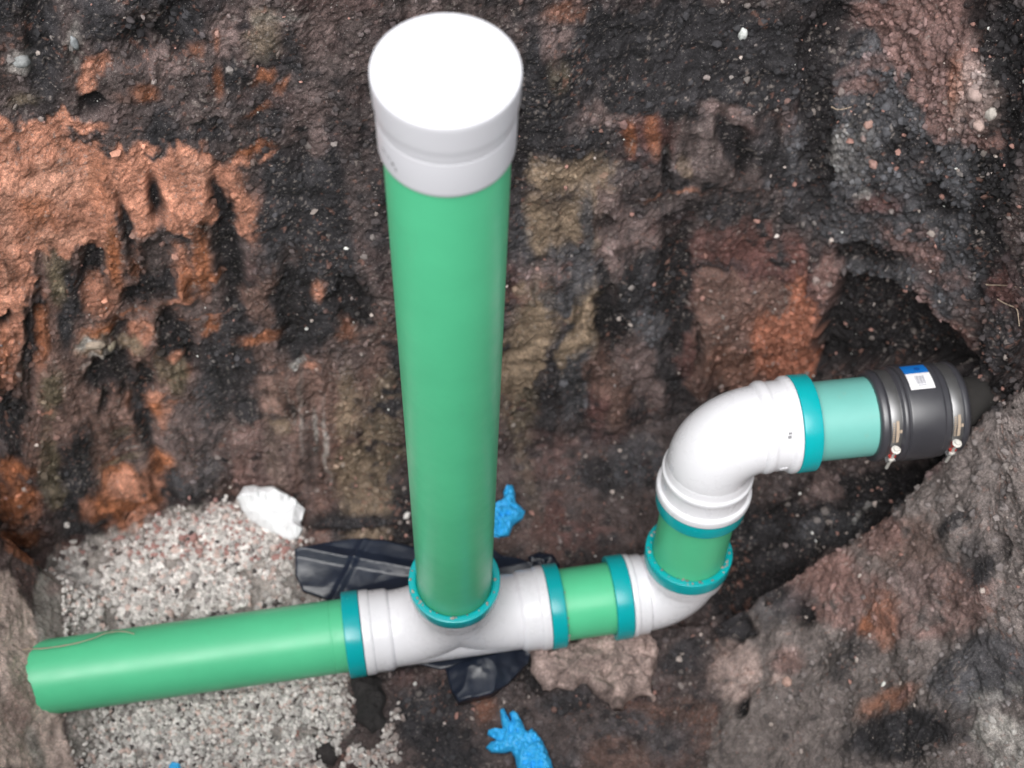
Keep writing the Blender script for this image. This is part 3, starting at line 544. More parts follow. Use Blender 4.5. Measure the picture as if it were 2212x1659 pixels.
('e','BK',0.90,(-0.235,-0.144,-0.074),(0.011,0.002,0.000),(-0.000,-0.005,-0.000)),
('e','BK',0.80,(-0.237,0.101,-0.074),(0.004,0.003,0.000),(-0.001,-0.001,-0.000)),
('e','R',0.50,(-0.627,0.112,-0.087),(0.019,0.012,0.010),(0.004,-0.004,-0.008)),
('e','R',0.50,(-0.489,0.166,-0.085),(0.020,0.009,0.006),(0.007,-0.009,-0.007)),
('e','R',0.40,(-0.592,0.019,0.003),(0.011,0.012,-0.029),(0.003,-0.012,0.003)),
('e','K',0.50,(-0.207,0.163,-0.072),(0.031,0.008,0.001),(-0.001,-0.010,-0.000))]
TISSUE = [(-0.364,0.194,-0.083), (-0.355,0.215,-0.077), (-0.339,0.219,-0.071), (-0.327,0.216,-0.075), (-0.308,0.219,-0.066), (-0.287,0.208,-0.071), (-0.256,0.191,-0.066), (-0.258,0.175,-0.066), (-0.262,0.167,-0.067), (-0.254,0.155,-0.067), (-0.261,0.140,-0.069), (-0.276,0.138,-0.071), (-0.296,0.148,-0.074), (-0.316,0.156,-0.077), (-0.342,0.172,-0.081)]
GLOVE_A = [(0.037,0.167,-0.068), (0.027,0.215,-0.067), (0.043,0.218,-0.068), (0.058,0.230,-0.069), (0.062,0.235,-0.069), (0.061,0.247,-0.071), (0.066,0.259,-0.071), (0.076,0.258,-0.069), (0.080,0.244,-0.068), (0.081,0.228,-0.068), (0.098,0.213,-0.067), (0.094,0.201,-0.067), (0.080,0.189,-0.069), (0.074,0.171,-0.069), (0.060,0.167,-0.068)]
GLOVE_B = [(0.167,-0.225,-0.057), (0.155,-0.192,-0.057), (0.146,-0.172,-0.058), (0.139,-0.159,-0.059), (0.131,-0.149,-0.059), (0.124,-0.143,-0.059), (0.119,-0.148,-0.060), (0.115,-0.146,-0.061), (0.109,-0.134,-0.060), (0.102,-0.122,-0.059), (0.095,-0.118,-0.059), (0.090,-0.123,-0.060), (0.096,-0.136,-0.062), (0.091,-0.133,-0.062), (0.081,-0.116,-0.060), (0.076,-0.118,-0.061), (0.078,-0.133,-0.064), (0.082,-0.146,-0.066), (0.070,-0.144,-0.067), (0.060,-0.148,-0.069), (0.059,-0.153,-0.070), (0.075,-0.161,-0.068), (0.065,-0.164,-0.069), (0.058,-0.172,-0.070), (0.067,-0.179,-0.069), (0.086,-0.180,-0.066), (0.096,-0.177,-0.065), (0.102,-0.187,-0.064), (0.107,-0.207,-0.065), (0.113,-0.227,-0.064)]
SHEET = [(-0.262,0.116,-0.070), (-0.226,0.129,-0.062), (-0.175,0.141,-0.058), (-0.124,0.144,-0.062), (-0.072,0.135,-0.067), (0.003,0.132,-0.065), (0.048,0.143,-0.066), (0.065,0.132,-0.067), (0.092,0.129,-0.068), (0.114,0.120,-0.068), (0.108,0.092,-0.066), (0.118,0.037,-0.063), (0.072,-0.050,-0.056), (-0.019,-0.061,-0.062), (-0.077,-0.048,-0.069), (-0.136,-0.035,-0.073), (-0.163,0.023,-0.073), (-0.210,0.044,-0.075), (-0.243,0.053,-0.075), (-0.257,0.078,-0.073)]
FLAP = [(-0.011,-0.060,-0.063), (0.015,-0.052,-0.062), (0.057,-0.040,-0.057), (0.088,-0.026,-0.058), (0.120,-0.016,-0.060), (0.114,-0.043,-0.058), (0.087,-0.078,-0.055), (0.061,-0.100,-0.061), (0.013,-0.114,-0.068), (0.001,-0.095,-0.065)]
CHIP = [(0.106,0.135,-0.068), (0.124,0.144,-0.068), (0.146,0.142,-0.069), (0.158,0.124,-0.070), (0.144,0.111,-0.069), (0.114,0.115,-0.068)]
SLAB = [(0.114,-0.035,-0.059), (0.127,-0.012,-0.060), (0.155,0.005,-0.061), (0.191,0.010,-0.062), (0.226,0.019,-0.062), (0.284,0.033,-0.065), (0.313,0.026,-0.066), (0.313,-0.003,-0.064), (0.299,-0.025,-0.066), (0.308,-0.039,-0.067), (0.310,-0.076,-0.065), (0.289,-0.090,-0.066), (0.264,-0.101,-0.063), (0.228,-0.097,-0.058), (0.218,-0.084,-0.058), (0.214,-0.073,-0.059), (0.179,-0.080,-0.060), (0.144,-0.075,-0.058), (0.118,-0.058,-0.057)]
CLOD_A = [(-0.155,-0.085,-0.069), (-0.143,-0.069,-0.071), (-0.125,-0.066,-0.071), (-0.106,-0.078,-0.070), (-0.096,-0.114,-0.069), (-0.096,-0.143,-0.066), (-0.111,-0.166,-0.062), (-0.130,-0.153,-0.062), (-0.147,-0.118,-0.065)]
CLOD_B = [(-0.191,-0.185,-0.061), (-0.168,-0.180,-0.060), (-0.162,-0.204,-0.061), (-0.164,-0.216,-0.064), (-0.185,-0.211,-0.063)]
FRAGMENT = [(-0.404,-0.228,-0.076), (-0.400,-0.221,-0.076), (-0.388,-0.224,-0.076), (-0.385,-0.232,-0.076), (-0.401,-0.236,-0.076)]
GRAVEL = [(-0.625,0.004,0.038), (-0.653,0.092,-0.092), (-0.621,0.115,-0.095), (-0.573,0.124,-0.099), (-0.505,0.167,-0.093), (-0.452,0.190,-0.073), (-0.366,0.208,-0.082), (-0.334,0.197,-0.080), (-0.251,0.148,-0.067), (-0.270,0.124,-0.071), (-0.256,0.071,-0.073), (-0.239,0.043,-0.077), (-0.173,0.007,-0.073), (-0.154,-0.059,-0.072), (-0.127,-0.174,-0.060), (-0.077,-0.204,-0.068), (-0.067,-0.237,-0.067), (-0.530,-0.264,-0.069), (-0.552,-0.180,-0.033), (-0.577,-0.173,0.007), (-0.609,-0.099,0.050)]
GRAVEL_B = [(-0.088,-0.121,-0.069), (-0.071,-0.112,-0.069), (-0.074,-0.162,-0.068), (-0.064,-0.196,-0.069), (-0.104,-0.206,-0.064), (-0.094,-0.164,-0.065)]
SPOTS = {'stone_white_riser': (-0.092,0.195,-0.065), 's1': (-0.508,0.340,0.800), 's2': (-0.446,0.354,0.817), 's3': (-0.515,0.250,0.328), 's4': (-0.492,0.254,0.318), 's5': (0.326,0.529,0.710), 's6': (0.510,0.510,0.586), 's7': (0.555,0.457,0.494), 's8': (0.668,0.073,0.332), 's9': (0.701,0.205,0.397), 's10': (0.712,0.199,0.401), 's11': (0.436,0.498,0.339), 's12': (0.426,0.519,0.577), 's13': (0.704,0.055,0.392), 'twigA1': (0.462,0.528,0.587), 'twigA2': (0.477,0.528,0.588), 'twigA3': (0.492,0.529,0.595), 'twigB1': (-0.229,-0.140,-0.068), 'twigB2': (-0.169,-0.170,-0.060), 'twigB3': (-0.126,-0.183,-0.060), 'hairA1': (0.670,0.307,0.528), 'hairA2': (0.686,0.262,0.589), 'hairB1': (0.681,0.280,0.531), 'hairB2': (0.691,0.251,0.551), 'hairB3': (0.699,0.236,0.543), 'slot1': (0.339,0.324,-0.034), 'slot2': (0.404,0.321,-0.034), 's14': (0.180,0.443,0.480), 's15': (0.671,0.271,0.178), 's16': (0.333,0.431,0.204), 's17': (0.379,0.434,0.170), 's18': (0.495,-0.071,0.015), 's19': (0.532,0.478,0.536), 's20': (0.597,0.427,0.743), 's21': (0.614,0.411,0.729), 's22': (0.612,0.411,0.709)}
FIBRE = [(-0.643,-0.111,0.060), (-0.624,-0.107,0.062), (-0.593,-0.102,0.058), (-0.549,-0.093,0.056), (-0.524,-0.084,0.056), (-0.503,-0.073,0.054), (-0.482,-0.063,0.046), (-0.460,-0.070,0.052)]
PAL = {'K': (55, 54, 57), 'BK': (40, 38, 40), 'G': (82, 82, 86), 'D': (92, 82, 81), 'B': (118, 95, 88), 'R': (108, 76, 72), 'O': (190, 136, 114), 'OP': (214, 162, 140), 'OR': (164, 110, 90),
       'OD': (152, 98, 70), 'T': (142, 125, 107), 'OL': (108, 98, 82), 'M': (124, 108, 106), 'S': (126, 118, 116), 'W': (185, 182, 178),
       'P': (180, 160, 154), 'PL': (214, 194, 186), 'PB': (136, 108, 103), 'GR': (165, 160, 156)}
def lin(c): return np.array([((v/255)/12.92 if v/255 <= .04045 else ((v/255+.055)/1.055)**2.4) for v in c])
EARTH_E = 0.80                                   # one factor from the tones above to albedo
PALL = {k: lin(v)*EARTH_E for k, v in PAL.items()}

def seg_dist(u, v, poly):
    """signed distance (negative inside) of points to a polygon"""
    poly = np.asarray(poly); n = len(poly); d = np.full(u.shape, 1e9); ins = np.zeros(u.shape, bool)
    for i in range(n):
        ax, ay = poly[i]; bx, by = poly[(i+1) % n]
        ex, ey = bx-ax, by-ay
        t = np.clip(((u-ax)*ex + (v-ay)*ey)/(ex*ex+ey*ey+1e-12), 0, 1)
        d = np.minimum(d, (u-ax-t*ex)**2 + (v-ay-t*ey)**2)
        c = ((ay > v) != (by > v)) & (u < (bx-ax)*(v-ay)/(by-ay+1e-12) + ax)
        ins ^= c
    d = np.sqrt(d); return np.where(ins, -d, d)

def mesh_object(name, V, Fq, mat, parent=None, smooth=True, sharp=None):
    V = np.asarray(V, dtype=np.float32); me = bpy.data.meshes.new(name)
    if isinstance(Fq, np.ndarray):
        k = Fq.shape[1]
        me.vertices.add(len(V)); me.vertices.foreach_set('co', V.ravel())
        me.loops.add(Fq.size); me.loops.foreach_set('vertex_index', Fq.astype(np.int32).ravel())
        me.polygons.add(len(Fq)); me.polygons.foreach_set('loop_start', np.arange(0, Fq.size, k, dtype=np.int32))
        me.update(calc_edges=True)
    else:
        me.from_pydata([tuple(map(float, v)) for v in V], [], Fq); me.update()
    me.polygons.foreach_set('use_smooth', np.full(len(me.polygons), smooth))
    if sharp: me.set_sharp_from_angle(angle=math.radians(sharp))
    mats = mat if isinstance(mat, (list, tuple)) else [mat]
    for m in mats: me.materials.append(m)
    o = bpy.data.objects.new(name, me); COL.objects.link(o)
    if parent: o.parent = parent
    return o
def set_col(o, col):
    a = o.data.color_attributes.new('tint', 'FLOAT_COLOR', 'POINT')
    c = np.ones((len(o.data.vertices), 4), dtype=np.float32); c[:, :3] = col
    a.data.foreach_set('color', c.ravel())

# ------------------------------------------------------------------ materials
class N:
    def __init__(s, name):
        s.m = bpy.data.materials.new(name); s.m.use_nodes = True; s.t = s.m.node_tree
        s.b = s.t.nodes['Principled BSDF']; s.tc = s.t.nodes.new('ShaderNodeTexCoord')
    def n(s, k, **kw):
        x = s.t.nodes.new(k)
        for a, v in kw.items():
            if a.startswith('i_'): x.inputs[a[2:].replace('_', ' ')].default_value = v
            else: setattr(x, a, v)
        return x
    def l(s, a, b): s.t.links.new(a, b)
    def noise(s, scale, detail=4, rough=.55, vec=None):
        x = s.n('ShaderNodeTexNoise'); x.inputs['Scale'].default_value = scale; x.inputs['Detail'].default_value = detail; x.inputs['Roughness'].default_value = rough
        s.l(vec or s.tc.outputs['Object'], x.inputs['Vector']); return x.outputs['Fac']
    def ramp(s, fac, a, b, ca=(0, 0, 0, 1), cb=(1, 1, 1, 1)):
        x = s.n('ShaderNodeValToRGB'); x.color_ramp.elements[0].position = a; x.color_ramp.elements[1].position = b
        x.color_ramp.elements[0].color = ca; x.color_ramp.elements[1].color = cb; s.l(fac, x.inputs['Fac']); return x.outputs['Color']
    def mix(s, fac, a, b, mode='MIX'):
        x = s.n('ShaderNodeMix', data_type='RGBA', blend_type=mode)
        for v, i in ((fac, 0), (a, 6), (b, 7)):
            if isinstance(v, (int, float, tuple)): x.inputs[i].default_value = v
            else: s.l(v, x.inputs[i])
        return x.outputs[2]
    def bump(s, h, dist, strength=1.0, nrm=None):
        x = s.n('ShaderNodeBump'); x.inputs['Distance'].default_value = dist; x.inputs['Strength'].default_value = strength; s.l(h, x.inputs['Height'])
        if nrm: s.l(nrm, x.inputs['Normal'])
        return x.outputs['Normal']

def mat_earth():
    g = N('earth'); at = g.n('ShaderNodeAttribute', attribute_name='tint')
    f1 = g.ramp(g.noise(420, 5, .7), .25, .75, (.42, .42, .42, 1), (1.65, 1.62, 1.6, 1))
    c = g.mix(1.0, at.outputs['Color'], f1, 'MULTIPLY')
    f2 = g.ramp(g.noise(110, 3, .6), .3, .7, (.72, .72, .72, 1), (1.25, 1.24, 1.22, 1))
    c = g.mix(1.0, c, f2, 'MULTIPLY')
    c = g.mix(1.0, c, g.ramp(g.noise(850, 2, .6), .30, .72, (.62, .62, .63, 1), (1.42, 1.40, 1.39, 1)), 'MULTIPLY')
    grit = g.ramp(g.noise(560, 2, .5), .67, .72)
    c = g.mix(grit, c, (.30, .28, .27, 1))
    g.l(c, g.b.inputs['Base Color'])
    rr_ = g.ramp(g.noise(30, 3), .35, .7, (.80, .80, .80, 1), (1, 1, 1, 1)); g.l(rr_, g.b.inputs['Roughness'])
    g.b.inputs['Specular IOR Level'].default_value = .22
    vo = g.n('ShaderNodeTexVoronoi'); vo.inputs['Scale'].default_value = 420; g.l(g.tc.outputs['Object'], vo.inputs['Vector'])
    # grains
    n1 = g.bump(vo.outputs['Distance'], .0014, .35)
    g.l(g.bump(g.noise(500, 5, .7), .0022, .8, n1), g.b.inputs['Normal'])
    return g.m
def mat_tint(name, rough=.85, scale=500, bump=.0008, lo=.75, hi=1.25):
    g = N(name); at = g.n('ShaderNodeAttribute', attribute_name='tint')
    f = g.ramp(g.noise(scale, 4, .65), .25, .75, (lo, lo, lo, 1), (hi, hi, hi, 1))
    g.l(g.mix(1.0, at.outputs['Color'], f, 'MULTIPLY'), g.b.inputs['Base Color']); g.b.inputs['Roughness'].default_value = rough
    g.l(g.bump(g.noise(scale, 4, .6), bump, .8), g.b.inputs['Normal']); return g.m
def mat_plastic(name, col, rough=.35, dirt=0.0, dirtcol=(.16, .13, .11, 1), bump=.0, var=.06, coat=0.0, spec=.5, sss=0.0):
    g = N(name); c = tuple(col) + (1,)
    f = g.ramp(g.noise(9, 4, .6), .3, .7, tuple(v*(1-var) for v in col)+(1,), tuple(min(1, v*(1+var)) for v in col)+(1,))
    if dirt > 0:
        st = g.n('ShaderNodeMapping'); st.inputs['Scale'].default_value = (1, 1, .35); g.l(g.tc.outputs['Object'], st.inputs['Vector'])
        d = g.ramp(g.noise(38, 8, .72, st.outputs[0]), .60, .80, (0, 0, 0, 1), (dirt, dirt, dirt, 1))
        f = g.mix(d, f, dirtcol)
        d2 = g.ramp(g.noise(260, 3, .6), .72, .78, (0, 0, 0, 1), (dirt*1.2,)*3+(1,))
        f = g.mix(d2, f, dirtcol)
    g.l(f, g.b.inputs['Base Color'])
    g.l(g.ramp(g.noise(45, 5, .6), .3, .75, (rough*.88,)*3+(1,), (min(1, rough*1.2),)*3+(1,)), g.b.inputs['Roughness'])
    g.b.inputs['Specular IOR Level'].default_value = spec
    if coat: g.b.inputs['Coat Weight'].default_value = coat; g.b.inputs['Coat Roughness'].default_value = .2
    if sss: g.b.inputs['Subsurface Weight'].default_value = sss; g.b.inputs['Subsurface Radius'].default_value = (.004, .004, .004); g.b.inputs['Subsurface Scale'].default_value = 1.0
    g.l(g.bump(g.noise(60, 4, .6), (.0002 if not bump else bump), (.35 if bump else .02)), g.b.inputs['Normal'])
    return g.m
M_EARTH = mat_earth()
M_STONE = mat_tint('stone', .8)
M_MORTAR = mat_tint('mortar', .95, 240, .0035, .35, 1.7)
M_CRUMB = mat_tint('soil_crumb', .95)
M_GREEN = mat_plastic('green_pipe', (.095, .54, .28), .36, dirt=.22, dirtcol=(.13, .28, .18, 1))
M_PALE = mat_plastic('pale_green_pipe', (.16, .45, .405), .42, dirt=.5, dirtcol=(.27, .36, .27, 1))
M_CAP = mat_plastic('white_cap', (.60, .60, .635), .34, var=.01)
M_WHITE = mat_plastic('white_fitting', (.75, .75, .785), .28, dirt=.05, dirtcol=(.4, .38, .36, 1), var=.02)
M_TEAL = mat_plastic('teal_ring', (.004, .36, .39), .24, dirt=.12, dirtcol=(.35, .45, .43, 1), var=.05)
M_RUBBER = mat_plastic('black_rubber', (.042, .042, .050), .36, spec=1.0, dirt=.25, dirtcol=(.08, .075, .07, 1), var=.2)
M_OLD = mat_plastic('old_pipe', (.02, .018, .017), .95, dirt=1.0, dirtcol=(.10, .082, .074, 1), var=.3)
M_STEEL = mat_plastic('steel', (.26, .26, .265), .42, dirt=.5, dirtcol=(.3, .26, .2, 1)); M_STEEL.node_tree.nodes['Principled BSDF'].inputs['Metallic'].default_value = .85
M_ZINC = mat_plastic('zinc', (.62, .6, .56), .45, dirt=.4)
M_RED = mat_plastic('red_paint', (.42, .04, .03), .5, dirt=.3)
M_BLUEPRINT = mat_plastic('sticker_blue', (.005, .16, .55), .4, var=.03)
M_PAPER = mat_plastic('sticker_white', (.8, .8, .82), .5, var=.01)
M_INK = mat_plastic('ink', (.28, .28, .33), .6, var=.01)
M_NAVY = mat_plastic('navy_ink', (.005, .05, .28), .5, var=.01)
M_GLOVE = mat_plastic('blue_nitrile', (.035, .42, .82), .45, dirt=.3, dirtcol=(.03, .22, .5, 1), bump=.0015, var=.12)
M_TISSUE = mat_plastic('white_tissue', (.74, .745, .76), .85, dirt=.08, bump=.0015, var=.02)
M_BAG = mat_plastic('black_plastic', (.012, .017, .030), .30, dirt=.25, dirtcol=(.05, .055, .06, 1), bump=.002, var=.3)
M_ROOT = mat_plastic('root', (.42, .33, .25), .8, var=.2)
M_GREY = mat_plastic('grey_print', (.22, .22, .23), .6, var=.05)

# ------------------------------------------------------------------ the earth: one displaced sheet, cut into floor, walls and banks
def build_grid():
    xs = np.concatenate([np.linspace(-1.7, -.80, 24)[:-1], np.arange(-.80, -.62, STEP*.7), np.arange(-.62, .48, STEP), np.arange(.48, .93, STEP*.55), np.arange(.93, 1.22, STEP*1.6), np.linspace(1.23, 1.8, 24)[1:]])
    yy = np.concatenate([np.linspace(-1.15, -.48, 500)[:-1], np.linspace(-.48, .86, 3600)])
    NR = None; rows = []
    Z = base_height(xs[:, None], yy[None, :])
    for i in range(len(xs)):
        z = Z[i]; ds = np.hypot(np.diff(yy), np.diff(z))
        ym = .5*(yy[1:]+yy[:-1]); zm = .5*(z[1:]+z[:-1])
        dens = np.where(ym < -.33, .10, 1.0)*np.where((zm > 1.02) & (ym > -.33), .15, 1.0)
        s = np.concatenate([[0], np.cumsum(ds*dens)])
        rows.append((s, z))
    NR = int(max(r[0][-1] for r in rows[23:-23])/STEP)
    P = np.zeros((len(xs), NR, 3))
    u = np.linspace(0, 1, NR)
    for i, (s, z) in enumerate(rows):
        y = np.interp(u*s[-1], s, yy); P[i, :, 0] = xs[i]; P[i, :, 1] = y; P[i, :, 2] = np.interp(y, yy, z)
    return P
def grid_normals(P):
    gx = np.gradient(P, axis=0); gy = np.gradient(P, axis=1)
    n = np.cross(gx, gy); return n/(np.linalg.norm(n, axis=2, keepdims=True) + 1e-12)
STEP = .0022
G3 = build_grid(); NX, NY, _ = G3.shape; print('GRID', NX, NY)
NB = grid_normals(G3)
P0 = G3.reshape(-1, 3); N0 = NB.reshape(-1, 3)
warp = np.stack([vnoise(P0, 22, 1)*.012 + vnoise(P0, 75, 2)*.006 + vnoise(P0, 190, 3)*.0028,
                 vnoise(P0, 22, 4)*.012 + vnoise(P0, 75, 5)*.006 + vnoise(P0, 190, 6)*.0028,
                 vnoise(P0, 22, 7)*.014 + vnoise(P0, 75, 8)*.008 + vnoise(P0, 190, 9)*.0028], axis=1)
warp[:, 2] += (vnoise(P0, (75, 75, 4), 11)*.014 + vnoise(P0, (180, 180, 9), 12)*.010)*(P0[:, 1] > wall_foot(P0[:, 0]))*(P0[:, 0] < .46)
PW = P0 + warp
m1 = vnoise(P0, 34, 21); m2 = vnoise(P0, 95, 22)
vert = vnoise(P0, (60, 60, 6), 23)                      # drag marks run down the wall
steep = (1 - sstep(.35, .7, N0[:, 2]))*sstep(-.05, .0, P0[:, 1] - wall_foot(P0[:, 0]))
base = sstep(-.6, .6, fbm(P0, 9, 4, 31) + .35*m2)[:, None]
colr = PALL['K']*(1-base) + PALL['D']*base
brn = sstep(.1, .9, fbm(P0, 14, 4, 33))[:, None]; colr = colr*(1-brn*.28) + PALL['R']*brn*.28
# looser, lighter right-hand wall
carve = np.zeros(len(P0)); smoothm = np.zeros(len(P0))
for pt in PATCHES:
    kind, ck, st, c = pt[:4]; c = np.array(c); a1 = np.array(pt[4]); a2 = np.array(pt[5])
    nn = np.cross(a1, a2); nn = nn/np.linalg.norm(nn)
    if kind == 'e':
        R_ = 1.4*max(np.linalg.norm(a1), np.linalg.norm(a2)) + .03
    else:
        R_ = 1.3*max(math.hypot(*q) for q in pt[6]) + .03
    idx = np.nonzero((np.abs(P0[:, 0]-c[0]) < R_) & (np.abs(P0[:, 1]-c[1]) < R_) & (np.abs(P0[:, 2]-c[2]) < R_))[0]
    if not len(idx): continue
    d = (PW[idx] if not (kind == 'e' and min(np.linalg.norm(a1), np.linalg.norm(a2)) < .022) else P0[idx] + .4*warp[idx]) - c
    if kind == 'e':
        l1, l2 = np.linalg.norm(a1), np.linalg.norm(a2)
        gi_ = np.linalg.inv(np.array([[a1@a1, a1@a2], [a1@a2, a2@a2]])); dd_ = np.stack([d@a1, d@a2], 1)@gi_; q = np.hypot(dd_[:, 0], dd_[:, 1]); sd_ = (q - 1)*min(l1, l2)
        soft = min(.012, .35*min(l1, l2)) + .002
        lim = 1 - sstep(.10, .16, np.abs(d@nn))
    else:
        sd_ = seg_dist(d@a1, d@a2, pt[6]); soft = .006; lim = 1 - sstep(.22, .3, np.abs(d@nn))
    broad = (kind == 'e' and min(l1, l2) > .03)
    if broad: soft = .011
    al = (1 - sstep(-soft, soft, sd_))*lim
    mott = sstep(-.75, -.1, .6*m1[idx] + .5*m2[idx] + .5*vert[idx]*steep[idx] + (st - .45)*1.6)
    al = al*min(1, st*1.3)*mott
    jit = (1 + .13*m2[idx])[:, None]
    colr[idx] = colr[idx]*(1-al[:, None]) + PALL[ck]*jit*al[:, None]
    if ck == 'BK' and not broad: carve[idx] = np.maximum(carve[idx], al*.012)  # carved recesses get shade from the black colour as well as from depth
    if ck == 'BK' and kind == 'p' and c[0] > .5 and c[1] > .28: carve[idx] = np.maximum(carve[idx], al*.045)
    if ck in ('K', 'BK') and al.any(): smoothm[idx] = np.maximum(smoothm[idx], al*.55*steep[idx]*(P0[idx, 0] < .45))
    if ck in ('O', 'S', 'P', 'PL', 'T') and kind == 'p': smoothm[idx] = np.maximum(smoothm[idx], al*(.4 if ck == 'S' else 1))
strk = vnoise(P0, (48, 48, 1.6), 24)*.5 + vnoise(P0, (140, 140, 3), 25)*.6 + vnoise(P0, (260, 260, 4), 28)*.55           # smears left by the digger's bucket
smear = sstep(-.3, .25, fbm(P0, 6, 2, 26))*steep*(1-sstep(.38, .48, P0[:, 0]))
colr *= (1 + (.12*vert*steep + .62*strk*smear) + .10*m2)[:, None]
md = fbm(P0, 40, 3, 27); colr *= np.exp(.34*np.clip(md, -1.2, 1.2))[:, None]
# pale and red grains caught in the soil
gr = sstep(.62, .72, vnoise(P0, 330, 41)*.9 + .25*vnoise(P0, 25, 42))[:, None]
colr = colr*(1-gr*.55) + np.array([.25, .22, .205])*gr*.55
gr = sstep(.66, .74, vnoise(P0, 230, 43)*.9 + .25*vnoise(P0, 18, 44))[:, None]
colr = colr*(1-gr*.4) + np.array([.24, .12, .09])*gr*.4
# displacement
rightw = sstep(.36, .50, P0[:, 0])*steep
big = big_disp(P0)
cl = np.abs(fbm(P0, 26, 3, 52)); cl2 = np.abs(fbm(P0 + warp, 85, 3, 53)); cl3 = np.abs(vnoise(P0, 260, 54))
scr = vnoise(P0, (38, 38, 2.4), 55)*.008 + vnoise(P0, (110, 110, 5), 56)*.0030
smm = np.clip(np.maximum(smoothm, .85*smear), 0, 1)
lb = (1-sstep(-.58, -.54, P0[:, 0]))*(1-sstep(.06, .1, P0[:, 1])); smm = np.maximum(smm, .9*lb)
disp = big + (.0040 + .0045*rightw)*(cl - .3)*(1-.6*smm) + (.0030 + .0028*rightw)*(cl2 - .3) + (.0011 + .0008*rightw)*fbm(P0, 150, 2, 59, .8)*(1-.55*smm) + .0022*cl3*(1-.4*smm) + scr*steep*(1-rightw)*sstep(-.3, .3, fbm(P0, 7, 2, 57) + .2)
disp += np.where(smm > .3, .003*vnoise(P0, (30, 30, 55), 58), 0)
disp += (P0[:, 0] > .36)*(P0[:, 1] < wall_foot(P0[:, 0]) - .02)*(fbm(P0, 16, 3, 60)*.006 + np.abs(fbm(P0, 50, 2, 65))*.002)*sstep(.36, .42, P0[:, 0])
disp -= carve
flat = 1 - steep
disp *= (1 + .25*flat*(1-smm))
edge = sstep(-1.7, -1.2, P0[:, 0])*(1-sstep(1.3, 1.8, P0[:, 0]))*sstep(-1.15, -1.05, P0[:, 1])*(1-sstep(.76, .86, P0[:, 1]))
disp *= edge
P1_ = P0 + N0*disp[:, None]
# hollow dug round the coupling and the hole in the left corner
g = np.exp(-(((P0[:, 0]-.60)/.10)**2 + ((P0[:, 2]-.30)/.12)**2)**1.5)*steep
P1_[:, 1] += .012*g
g = np.exp(-(((P0[:, 0]+.70)/.035)**2 + ((P0[:, 2]-.20)/.10)**2))*steep*(P0[:, 1] > 0)
P1_[:, 1] += .05*g
P3 = P1_.reshape(NX, NY, 3); NF = grid_normals(P3).reshape(-1, 3)
colr = np.clip(colr, .004, .9)
# what each face belongs to
xc, yc, zc = P0[:, 0].reshape(NX, NY)[:-1, :-1], P0[:, 1].reshape(NX, NY)[:-1, :-1], P0[:, 2].reshape(NX, NY)[:-1, :-1]
region = np.zeros(xc.shape, int)                                                    # pit floor
region[(yc > wall_foot(xc) + .0)] = 1                                               # back wall
region[(xc > np.interp(yc, RX, RY) - .01) & (yc < wall_foot(xc))] = 2                # right bank
region[(region == 1) & (xc > .52)] = 3                                              # right wall
region[(xc < -.60) & (yc < .09)] = 4                                                # left bank
region[(yc < -.56) & (region == 0)] = 5                                             # near wall
iv = np.arange(NX*NY).reshape(NX, NY)
quads = np.stack([iv[:-1, :-1], iv[1:, :-1], iv[1:, 1:], iv[:-1, 1:]], axis=2)
for rid, nm in enumerate(['pit_floor', 'pit_wall_back', 'earth_bank_right', 'pit_wall_right', 'earth_bank_left', 'pit_wall_near']):
    q = quads[region == rid]
    used, inv = np.unique(q, return_inverse=True)
    o = mesh_object(nm, P1_[used], inv.reshape(-1, 4), M_EARTH); set_col(o, colr[used]); o['kind'] = 'structure'
    me = o.data
    me.normals_split_custom_set_from_vertices(NF[used].astype(np.float32))
# ground round the pit, out to the horizon
V = []; Fc = []
bx0, bx1, by0, by1 = -1.7, 1.8, -1.15, .86
ringl = [(bx0, by0, bx1, by1), (-3, -3, 3, 3), (-12, -12, 12, 12), (-120, -120, 120, 120)]
for a, b, c, d in ringl: V += [(a, b, GROUND), (c, b, GROUND), (c, d, GROUND), (a, d, GROUND)]
for r in range(3):
    for k in range(4): Fc.append((4*r+k, 4*(r+1)+k, 4*(r+1)+(k+1) % 4, 4*r+(k+1) % 4))
o = mesh_object('ground', V, Fc, M_EARTH, smooth=False); set_col(o, PALL['D']); o['kind'] = 'structure'

# height of the finished surface, for setting things down on it
CELL = .004
gi = np.floor((P1_[:, 0] + 1)/CELL).astype(int); gj = np.floor((P1_[:, 1] + 1)/CELL).astype(int)
ok = (gi >= 0) & (gi < 500) & (gj >= 0) & (gj < 500)
HG = np.full((500, 500), -9.0); np.maximum.at(HG, (gi[ok], gj[ok]), P1_[ok, 2])
for _ in range(3):
    e = HG < -8; s = np.maximum.reduce([np.roll(HG, 1, 0), np.roll(HG, -1, 0), np.roll(HG, 1, 1), np.roll(HG, -1, 1)]); HG[e] = s[e]
def gz(x, y):
    i = np.clip(((np.asarray(x)+1)/CELL).astype(int), 0, 499); j = np.clip(((np.asarray(y)+1)/CELL).astype(int), 0, 499); return HG[i, j]
def gzs(x, y, r=.012):
    return np.maximum.reduce([gz(x+a*r, y+b*r) for a in (-1, 0, 1) for b in (-1, 0, 1)])

